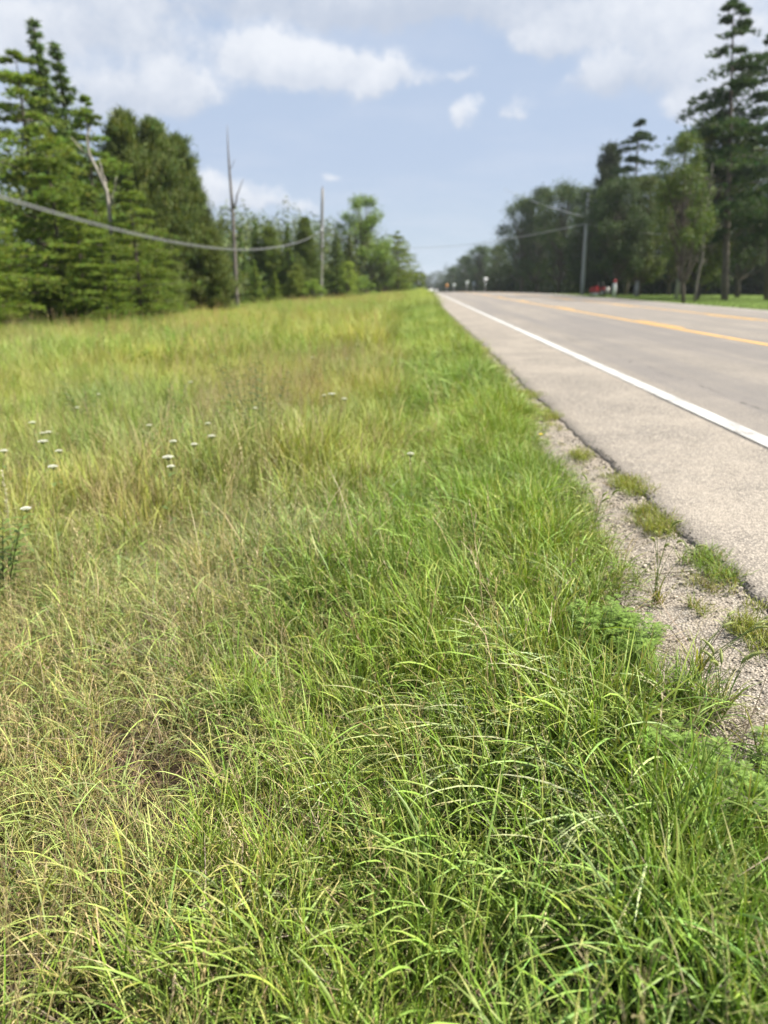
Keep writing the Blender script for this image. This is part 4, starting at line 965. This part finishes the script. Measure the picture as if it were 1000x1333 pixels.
# right side
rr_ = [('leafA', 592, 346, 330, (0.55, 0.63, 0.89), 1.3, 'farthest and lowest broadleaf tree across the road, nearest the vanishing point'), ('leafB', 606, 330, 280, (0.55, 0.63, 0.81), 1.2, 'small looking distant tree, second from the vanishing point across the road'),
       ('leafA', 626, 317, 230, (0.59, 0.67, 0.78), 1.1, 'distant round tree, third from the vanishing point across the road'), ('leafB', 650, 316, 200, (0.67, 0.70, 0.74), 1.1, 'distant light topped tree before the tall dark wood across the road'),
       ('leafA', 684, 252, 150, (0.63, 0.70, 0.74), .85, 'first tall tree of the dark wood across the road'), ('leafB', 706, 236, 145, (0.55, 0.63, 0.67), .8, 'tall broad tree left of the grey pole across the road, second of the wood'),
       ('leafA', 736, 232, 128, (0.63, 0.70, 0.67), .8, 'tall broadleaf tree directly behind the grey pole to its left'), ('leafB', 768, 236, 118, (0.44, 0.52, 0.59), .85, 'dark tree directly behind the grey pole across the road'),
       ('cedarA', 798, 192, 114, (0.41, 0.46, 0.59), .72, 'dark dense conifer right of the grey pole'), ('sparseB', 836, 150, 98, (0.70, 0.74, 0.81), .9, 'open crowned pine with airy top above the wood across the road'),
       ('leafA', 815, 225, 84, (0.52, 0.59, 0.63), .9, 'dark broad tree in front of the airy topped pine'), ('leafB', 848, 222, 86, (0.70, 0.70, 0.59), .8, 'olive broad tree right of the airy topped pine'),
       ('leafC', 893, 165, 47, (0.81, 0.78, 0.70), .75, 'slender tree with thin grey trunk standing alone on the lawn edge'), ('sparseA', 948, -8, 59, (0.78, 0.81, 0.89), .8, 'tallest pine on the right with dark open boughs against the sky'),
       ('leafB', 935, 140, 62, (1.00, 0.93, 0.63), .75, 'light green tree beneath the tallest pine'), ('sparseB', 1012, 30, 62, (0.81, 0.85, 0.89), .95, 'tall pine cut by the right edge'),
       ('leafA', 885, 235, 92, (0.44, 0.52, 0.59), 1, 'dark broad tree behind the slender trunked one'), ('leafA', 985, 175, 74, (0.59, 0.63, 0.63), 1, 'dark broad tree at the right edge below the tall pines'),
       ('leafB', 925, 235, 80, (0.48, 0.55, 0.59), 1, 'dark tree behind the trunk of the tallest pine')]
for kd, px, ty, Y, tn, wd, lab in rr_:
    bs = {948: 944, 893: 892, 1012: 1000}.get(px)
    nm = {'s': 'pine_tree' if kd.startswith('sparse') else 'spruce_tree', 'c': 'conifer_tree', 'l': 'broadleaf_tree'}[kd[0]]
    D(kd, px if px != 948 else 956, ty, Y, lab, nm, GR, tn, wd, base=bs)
# far wood masses (read as one mass)
def wood(name, pts, label, tint_c, seed):
    rs = np.random.RandomState(seed); a = Acc()
    for (x, y, h, w) in pts:
        g = float(ground(x, y)); n = 5600
        d = rs.normal(0, 1, (n, 3)); d /= np.linalg.norm(d, axis=1)[:, None]
        d *= (1 + .22 * np.sin(d[:, :1] * 6 + x) * np.cos(d[:, 2:] * 5 + y)) * rs.uniform(.55, .98, (n, 1))
        p = np.array([x, y, g + h * .5]) + d * [w / 2, w / 2, h * .52]; lowr = rs.uniform(0, 1, n) < .45; p[lowr, 2] = g + rs.uniform(0, h * .4, lowr.sum())
        quads(a, rs, p, d + rs.normal(0, .5, (n, 3)), rs.uniform(.5, 1.3, n) * w * .034, colr(rs, n, tint_c, .22))
        n2 = 1300; q = np.stack([x + rs.uniform(-.6, .6, n2) * w, y + rs.uniform(-.3, .3, n2) * w, g + rs.uniform(0, min(4.5, h * .4), n2)], -1)
        quads(a, rs, q, rs.normal(0, 1, (n2, 3)) + [0, -.8, 0], rs.uniform(.7, 1.4, n2) * w * .06, colr(rs, n2, tint_c, .22))
    o = link(name, a.build(name, M['foliage'])); tag(o, label, 'wood', kind='stuff'); return o
r = random.Random(4)
wood('wood_across_road', [(at_y(px, 300, Y).x, Y, h + r.uniform(-1.5, 1.5), 10) for px, Y, h in [(585, 360, 13), (596, 340, 14), (607, 310, 15), (618, 285, 15), (630, 255, 15), (642, 235, 15), (655, 215, 15), (670, 175, 14), (690, 172, 17), (712, 168, 18), (738, 152, 18), (762, 140, 17), (790, 128, 17), (815, 118, 16), (842, 112, 15), (868, 110, 15), (893, 108, 15), (918, 108, 15), (945, 106, 16), (970, 105, 16), (1000, 104, 17), (1030, 104, 17), (1060, 100, 17)]],
     'dark mass of woodland behind the trees across the road', (.045, .064, .026), 5)
wood('wood_behind_meadow', [(at_y(px, 300, Y).x, Y, h + r.uniform(-.8, .8), 9) for px, Y, h in [(-100, 42, 9), (-40, 44, 10), (20, 46, 10), (75, 48, 10), (120, 49, 10), (165, 52, 10), (210, 55, 10), (250, 60, 7), (282, 74, 8.6), (305, 78, 9), (318, 80, 8.6), (330, 82, 9), (352, 84, 9), (378, 86, 9.2), (402, 92, 9.6), (425, 98, 10), (448, 104, 9), (470, 112, 10), (492, 120, 10), (512, 126, 9)]],
     'dark woodland filling the gaps behind the meadow conifers', (.085, .115, .036), 6)
wood('distant_treeline', [(x, 760 + r.uniform(-30, 30), 17 + r.uniform(-2, 3), 34) for x in range(-60, 130, 16)], 'hazy blue green tree line closing the road at the horizon', (.05, .075, .04), 7)

# ------------------------------------------------------------------ dead trees
def limb(acc, p0, p1, r0, r1, rs, n=8, k=.04):
    t = np.linspace(0, 1, n); p0, p1 = np.array(p0, float), np.array(p1, float); L = np.linalg.norm(p1 - p0)
    w = rs.normal(0, k * L, (n, 3)) * np.sin(t * math.pi)[:, None] * .5
    tube(acc, p0 + (p1 - p0) * t[:, None] + w, r0 + (r1 - r0) * t, 7)
def dead_snag():
    Y = 46; rs = np.random.RandomState(2); b = at_y(309, 408, Y); g = float(ground(b.x, Y)); base = np.array([b.x, Y, g])
    rel = lambda px, py: np.array(at_y(px, py, Y)) - base
    e = empty('dead_tree', base); tag(e, 'grey bare dead snag with one forked limb standing at the meadow rim', 'dead tree')
    a = Acc(); pts = np.array([[0, 0, -.1], rel(308, 385), rel(306, 345), rel(304, 300), rel(302, 262), rel(299, 225), rel(297, 195), rel(296, 163)])
    tube(a, pts, np.array([.15, .13, .115, .10, .085, .065, .04, .012]), 9); link('trunk', a.build('trunk', M['greywood'], True), e)
    for p0, p1, r0 in ((rel(304, 272), rel(317, 232), .06), (rel(307, 375), rel(320, 366), .04), (rel(306, 330), rel(296, 318), .03), (rel(303, 285), rel(309, 274), .03), (rel(299, 222), rel(306, 208), .02), (rel(305, 310), rel(316, 304), .03)):
        a = Acc(); limb(a, p0, p1, r0, .012, rs); link('limb', a.build('limb', M['greywood'], True), e)
dead_snag()
def dead_fork():
    Y = 29.5; rs = np.random.RandomState(8); b = at_y(150, 420, Y); g = float(ground(b.x, Y)); base = np.array([b.x, Y, g])
    rel = lambda px, py, dy=0: np.array(at_y(px, py, Y + dy)) - base
    e = empty('dead_tree', base); tag(e, 'bleached forked dead tree reaching out of the pines', 'dead tree')
    a = Acc(); tube(a, np.array([[0, 0, -.1], rel(148, 340), rel(143, 280), rel(139, 248), rel(127, 222), rel(116, 200), rel(113, 178), rel(118, 166)]), np.array([.11, .10, .08, .07, .06, .045, .03, .01]), 8); link('trunk', a.build('trunk', M['deadwood'], True), e)
    for p0, p1, r0 in ((rel(139, 248), rel(131, 212), .045), (rel(122, 212), rel(92, 178), .045), (rel(143, 275), rel(152, 230), .035), (rel(114, 190), rel(124, 172), .02), (rel(133, 228), rel(128, 205), .03)):
        a = Acc(); limb(a, p0, p1, r0, .01, rs); link('limb', a.build('limb', M['deadwood'], True), e)
dead_fork()
def bare_tree():
    Y = 52; rs = np.random.RandomState(12); b = at_y(905, 388, Y); g = float(ground(b.x, Y)); base = np.array([b.x, Y, g])
    e = empty('bare_tree', base); tag(e, 'grey leafless tree with fine twigs among the dark trees on the right', 'dead tree', GR)
    a = Acc(); limb(a, (0, 0, -.1), (.1, 0, 8.5), .09, .02, rs, 10, .01); link('trunk', a.build('trunk', M['greywood'], True), e)
    a = Acc()
    for q in range(34):
        z = rs.uniform(2, 8); an = rs.uniform(0, 6.28); L = rs.uniform(.8, 2.2) * (1.15 - z / 12)
        p0 = np.array([0, 0, z]); p1 = p0 + np.array([math.cos(an) * L, math.sin(an) * L, L * rs.uniform(-.3, .6)]); limb(a, p0, p1, .02, .006, rs, 5)
        for w in range(4):
            s = rs.uniform(.3, .9); m_ = p0 + (p1 - p0) * s; limb(a, m_, m_ + rs.normal(0, .35, 3), .009, .004, rs, 3)
    link('branches', a.build('branches', M['greywood']), e)
bare_tree()

# ------------------------------------------------------------------ utility poles and cables
def utility_pole(px, py, basepx, Y, r, label, pm='pole'):
    top = at_y(px, py, Y); b = at_y(basepx, 380, Y); g = float(ground(b.x, Y)); base = np.array([b.x, Y, g])
    e = empty('utility_pole', base); tag(e, label, 'utility pole', 'utility poles along the road')
    T = np.array(top) - base; a = Acc(); t = np.linspace(0, 1, 8)
    tube(a, T[None] * t[:, None] + [0, 0, 0] - np.array([0, 0, .2]) * (1 - t)[:, None], r * (1 - .35 * t), 12); link('pole', a.build('pole', M[pm], True), e)
    a = Acc(); tube(a, np.array([T, T + [0, 0, .03]]), np.array([r * .68, r * .5]), 12); link('pole_cap', a.build('pole_cap', M['metal']), e)
    a = Acc(); tube(a, np.array([T + [0, 0, .03], T + [0, 0, .10], T + [0, 0, .16], T + [0, 0, .22]]), np.array([.03, .055, .04, .02]), 8); link('insulator', a.build('insulator', M['ceramic'], True), e)
    return e, Vector(base), top
LP, lb, lt = utility_pole(420, 246, 417, 69, .17, 'tall bare grey utility pole carrying the sagging cable at the meadow rim')
utility_pole(513, 320, 512, 172, .2, 'short looking distant utility pole left of the road')
utility_pole(472, 318, 471, 118, .15, 'thin grey utility pole in front of the round topped tree')
RP, rb, rt = utility_pole(766, 252, 758, 98, .25, 'pale leaning utility pole across the road in front of the dark wood', 'palepole')
def clamp(parent, base, p):
    a = Acc(); box(a, np.array(p) - np.array(base), (.12, .3, .14)); link('cable_clamp', a.build('cable_clamp', M['metal']), parent)
def cable(pts, rad, label, mat='cable', strands=1):
    base = Vector(pts[0]); e_pts = np.array([np.array(p) - np.array(base) for p in pts])
    a = Acc()
    for s in range(strands):
        tube(a, e_pts + np.array([0, 0, -.06 * s]) * np.sin(np.linspace(0, 1, len(e_pts)) * math.pi * 1)[:, None], np.full(len(e_pts), rad), 6)
    o = link('overhead_cable', a.build('overhead_cable', M[mat], True)); o.location = base; tag(o, label, 'cable', 'overhead cables'); return o
def para(p0, p1, sag, n=40):
    t = np.linspace(0, 1, n); p0, p1 = np.array(p0), np.array(p1); P = p0 + (p1 - p0) * t[:, None]; P[:, 2] -= sag * 4 * t * (1 - t); return P
# the low communications bundle: passes x ~ -9 beside the camera
aL = np.array(at_y(419, 299, 69)); y = np.linspace(-12, 69, 60); tt = (y + 12) / 81
zc = 1.42 + .0021 * (y - 29.5) ** 2; zc = zc + (aL[2] - EYE - zc[-1]) * sstep(y, 45, 69)
P = np.stack([-9.0 + (aL[0] + 9.0) * np.clip((y) / 69, 0, 1), y, EYE + zc], -1)
cable(P, .016, 'thick pale cable sagging low across the pines on the left', strands=2); clamp(LP, lb, aL)
cable(para(np.array(at_y(419, 293, 69)), np.array(at_y(513, 330, 172)), 1.2), .03, 'dark cable running on from the tall bare pole to the distant one', 'dcable')
a1 = np.array(at_y(764, 291, 98)); a2 = np.array(at_y(764, 283, 98))
cable(para(a1, np.array(at_y(513, 322, 172)) , 1.0), .035, 'thin cable crossing the road from the pale pole to the far left one', 'palecable')
cable(para(a2, np.array(at_y(655, 245, 190)), .4), .04, 'upper cable climbing from the pale pole over the distant trees', 'palecable')
cable(para(a1, np.array(at_y(935, 304, 70)), .5), .03, 'cable leading right from the pale pole into the dark trees', 'palecable')
clamp(RP, rb, a1); clamp(RP, rb, a2)
# short pole out of frame that carries the near end of the low bundle
e, bb, tp_ = None, None, None
pb = np.array([-9.0, -12.2, float(ground(-9.0, -12.2))]); e = empty('utility_pole', pb); tag(e, 'wooden pole behind the camera carrying the near end of the thick cable', 'utility pole', 'utility poles along the road')
a = Acc(); tube(a, np.array([[0, 0, -.2], [0, 0, 5], [0, 0, 10]]), np.array([.17, .14, .11]), 12); link('pole', a.build('pole', M['pole'], True), e)

# ------------------------------------------------------------------ signs, posts
def sign(px, py, Y, w, h, mat, label, cat='road sign', round_=False, gz_=None):
    w, h = w * .7, h * .75; c = at_y(px, py, Y); g = float(ground(c.x, Y)); base = np.array([c.x, Y, g]); e = empty('road_sign', base); tag(e, label, cat, None)
    H = c.z - g; a = Acc(); tube(a, np.array([[0, .03, -.2], [0, .03, H]]), np.array([.035, .035]), 8); link('post', a.build('post', M['metal']), e)
    a = Acc()
    if round_: tube(a, np.array([[0, -.02, H], [0, .0, H]]), np.array([w / 2, w / 2]), 16)
    else: box(a, (0, -.01, H), (w, .02, h))
    link('sign_face', a.build('sign_face', M[mat]), e); return e
sign(632, 364, 120, .95, .95, 'signw', 'white round looking sign on a post below the dark wood across the road', round_=True)
sign(608, 368, 160, .9, .8, 'signy', 'pale sign before the distant trees, left of the white round one')
sign(617, 369, 150, .8, .9, 'signy', 'pale green sign close to the left of the white round one')
sign(591, 371, 190, .9, .9, 'signy', 'small pale sign farther off towards the crest across the road')
sign(582, 372, 180, .7, 1.1, 'signo', 'orange sign beside the road near the crest')
sign(499, 374, 140, 2.6, 1.2, 'signy', 'wide pale board behind the meadow grass left of the distant pole', 'board')
sign(506, 373, 120, .7, 1.4, 'signw', 'narrow white board on a post beside the wide pale one', 'board')
sign(524, 373, 165, 2.4, 1.0, 'signy', 'low pale board right of the distant pole on the left side', 'board')
def marker_post(px, topy, Y, r, label, m1, m2, cat):
    c = at_y(px, topy, Y); g = float(ground(c.x, Y)); e = empty('marker_post', (c.x, Y, g)); tag(e, label, cat); H = c.z - g
    a = Acc(); tube(a, np.array([[0, 0, -.1], [0, 0, H * .75], [0, 0, H * .8]]), np.array([r, r * .95, r * .6]), 10); link('post', a.build('post', M[m1], True), e)
    a = Acc(); tube(a, np.array([[0, 0, H * .8], [0, 0, H * .82], [0, 0, H * .97], [0, 0, H]]), np.array([r * .5, r * .8, r * .8, r * .4]), 10); link('cap', a.build('cap', M[m2], True), e)
marker_post(801, 364, 72, .17, 'white marker post with a red cap on the grass right of the red mower', 'signw', 'red', 'marker post')
marker_post(830, 366, 80, .22, 'grey stump like post between the tree trunks across the road', 'concrete', 'concrete', 'post')
marker_post(886, 340, 66, .16, 'tall pale post beside the slender tree trunk', 'concrete', 'concrete', 'post')

# red ride-on mower by the far verge
def mower():
    Y = 76; c = at_y(778, 386, Y); g = float(ground(c.x, Y)); e = empty('ride_on_mower', (c.x, Y, g), R(-25)); tag(e, 'small red ride on mower parked beside the road near the pale pole', 'mower'); e.scale = (.66, .66, .85)
    def part(nm, mt, fn): a = Acc(); fn(a); return link(nm, a.build(nm, M[mt], nm in ('wheel', 'hood', 'fender')), e)
    def prof(a, pts, w):      # side profile extruded across
        P = np.array(pts); n = len(P); V = np.vstack([np.stack([P[:, 0], np.full(n, -w / 2), P[:, 1]], -1), np.stack([P[:, 0], np.full(n, w / 2), P[:, 1]], -1)])
        j = np.arange(n); a.add(V, np.stack([j, (j + 1) % n, n + (j + 1) % n, n + j], -1))
        cc = P.mean(0)
        for s, o in ((-1, 0), (1, n)):
            V2 = np.vstack([np.stack([P[:, 0], np.full(n, s * w / 2), P[:, 1]], -1), [[cc[0], s * w / 2 * 1.02, cc[1]]]]); a.add(V2, np.stack([j, (j + 1) % n, np.full(n, n)], -1))
    part('hood', 'red', lambda a: prof(a, [(-1.15, .45), (-1.2, .8), (-1.05, 1.0), (-.3, 1.15), (-.1, 1.1), (-.1, .45)], .7))
    part('fender', 'red', lambda a: prof(a, [(-.1, .45), (-.05, .6), (.3, .8), (.5, 1.0), (.95, 1.0), (1.05, .75), (1.0, .45)], 1.0))
    part('seat', 'black', lambda a: (box(a, (.45, 0, 1.08), (.45, .5, .12)), box(a, (.68, 0, 1.33), (.12, .5, .45))))
    part('steering_wheel', 'black', lambda a: (tube(a, np.array([[-.2, 0, 1.1], [.02, 0, 1.4]]), np.array([.025, .025]), 6), tube(a, np.array([[.0, 0, 1.39], [.03, 0, 1.42]]), np.array([.2, .2]), 14)))
    part('grass_bag', 'cream', lambda a: box(a, (1.35, 0, .7), (.55, .9, .65), taper=.85))
    part('mower_deck', 'greym', lambda a: box(a, (-.15, 0, .28), (.9, 1.15, .2), taper=.9))
    for x_, r_, w_ in ((-.85, .27, .2), (.7, .38, .3)):
        for s in (-1, 1):
            wl = part('wheel', 'black', lambda a: tube(a, np.array([[x_, s * (.45 - w_ / 2), r_], [x_, s * (.45 - w_ / 2 + .02), r_], [x_, s * (.45 + w_ / 2), r_]]), np.array([r_ * .92, r_, r_]), 16))
            a = Acc(); tube(a, np.array([[x_, s * (.45 + w_ / 2), r_], [x_, s * (.47 + w_ / 2), r_]]), np.array([r_ * .5, r_ * .45]), 12); link('rim', a.build('rim', M['cream']), wl)
mower()
# distant vehicles near the crest
def car(px, Y, mat, label, x=None, rz=0.0):
    c = at_y(px, 380, Y); X = c.x if x is None else x; z = float(pave(np.clip(X, EDGE, FAREDGE), Y)); e = empty('car', (X, Y, z), rz); tag(e, label, 'car', 'cars near the crest of the road')
    a = Acc(); box(a, (0, 0, .55), (1.8, 4.4, .6), taper=.95); link('body', a.build('body', M[mat]), e)
    a = Acc(); box(a, (0, .2, 1.15), (1.55, 2.4, .6), taper=.8); link('cabin', a.build('cabin', M['black']), e)
    for sx in (-1, 1):
        for sy_ in (-1.35, 1.35): a = Acc(); tube(a, np.array([[sx * .72, sy_, .33], [sx * .92, sy_, .33]]), np.array([.33, .33]), 14); link('wheel', a.build('wheel', M['black']), e)
        a = Acc(); box(a, (sx * .65, -2.16, .62), (.3, .06, .14)); link('headlight', a.build('headlight', M['signw']), e)
car(0, 215, 'signw', 'pale car coming over the crest of the road', x=4.2)
car(0, 290, 'greym', 'grey car far down the road beyond the pale one', x=7.8)

# ------------------------------------------------------------------ haze
def haze():
    a = Acc(); x0, x1, y0, y1, z0, z1 = -1510, 1510, -40, 3010, -42, 26
    box(a, ((x0 + x1) / 2, (y0 + y1) / 2, (z0 + z1) / 2), (x1 - x0, y1 - y0, z1 - z0))
    m = bpy.data.materials.new('summer_haze'); m.use_nodes = True; nt = m.node_tree; nt.nodes.clear()
    o = nt.nodes.new('ShaderNodeOutputMaterial'); v = nt.nodes.new('ShaderNodeVolumePrincipled')
    v.inputs['Color'].default_value = (.86, .92, 1, 1); v.inputs['Density'].default_value = HAZE; v.inputs['Anisotropy'].default_value = .3
    nt.links.new(v.outputs[0], o.inputs['Volume'])
    tag(link('haze', a.build('haze', m, col=False)), 'thin pale summer haze over the road and fields', 'haze', kind='stuff')
if HAZE > 0: haze()
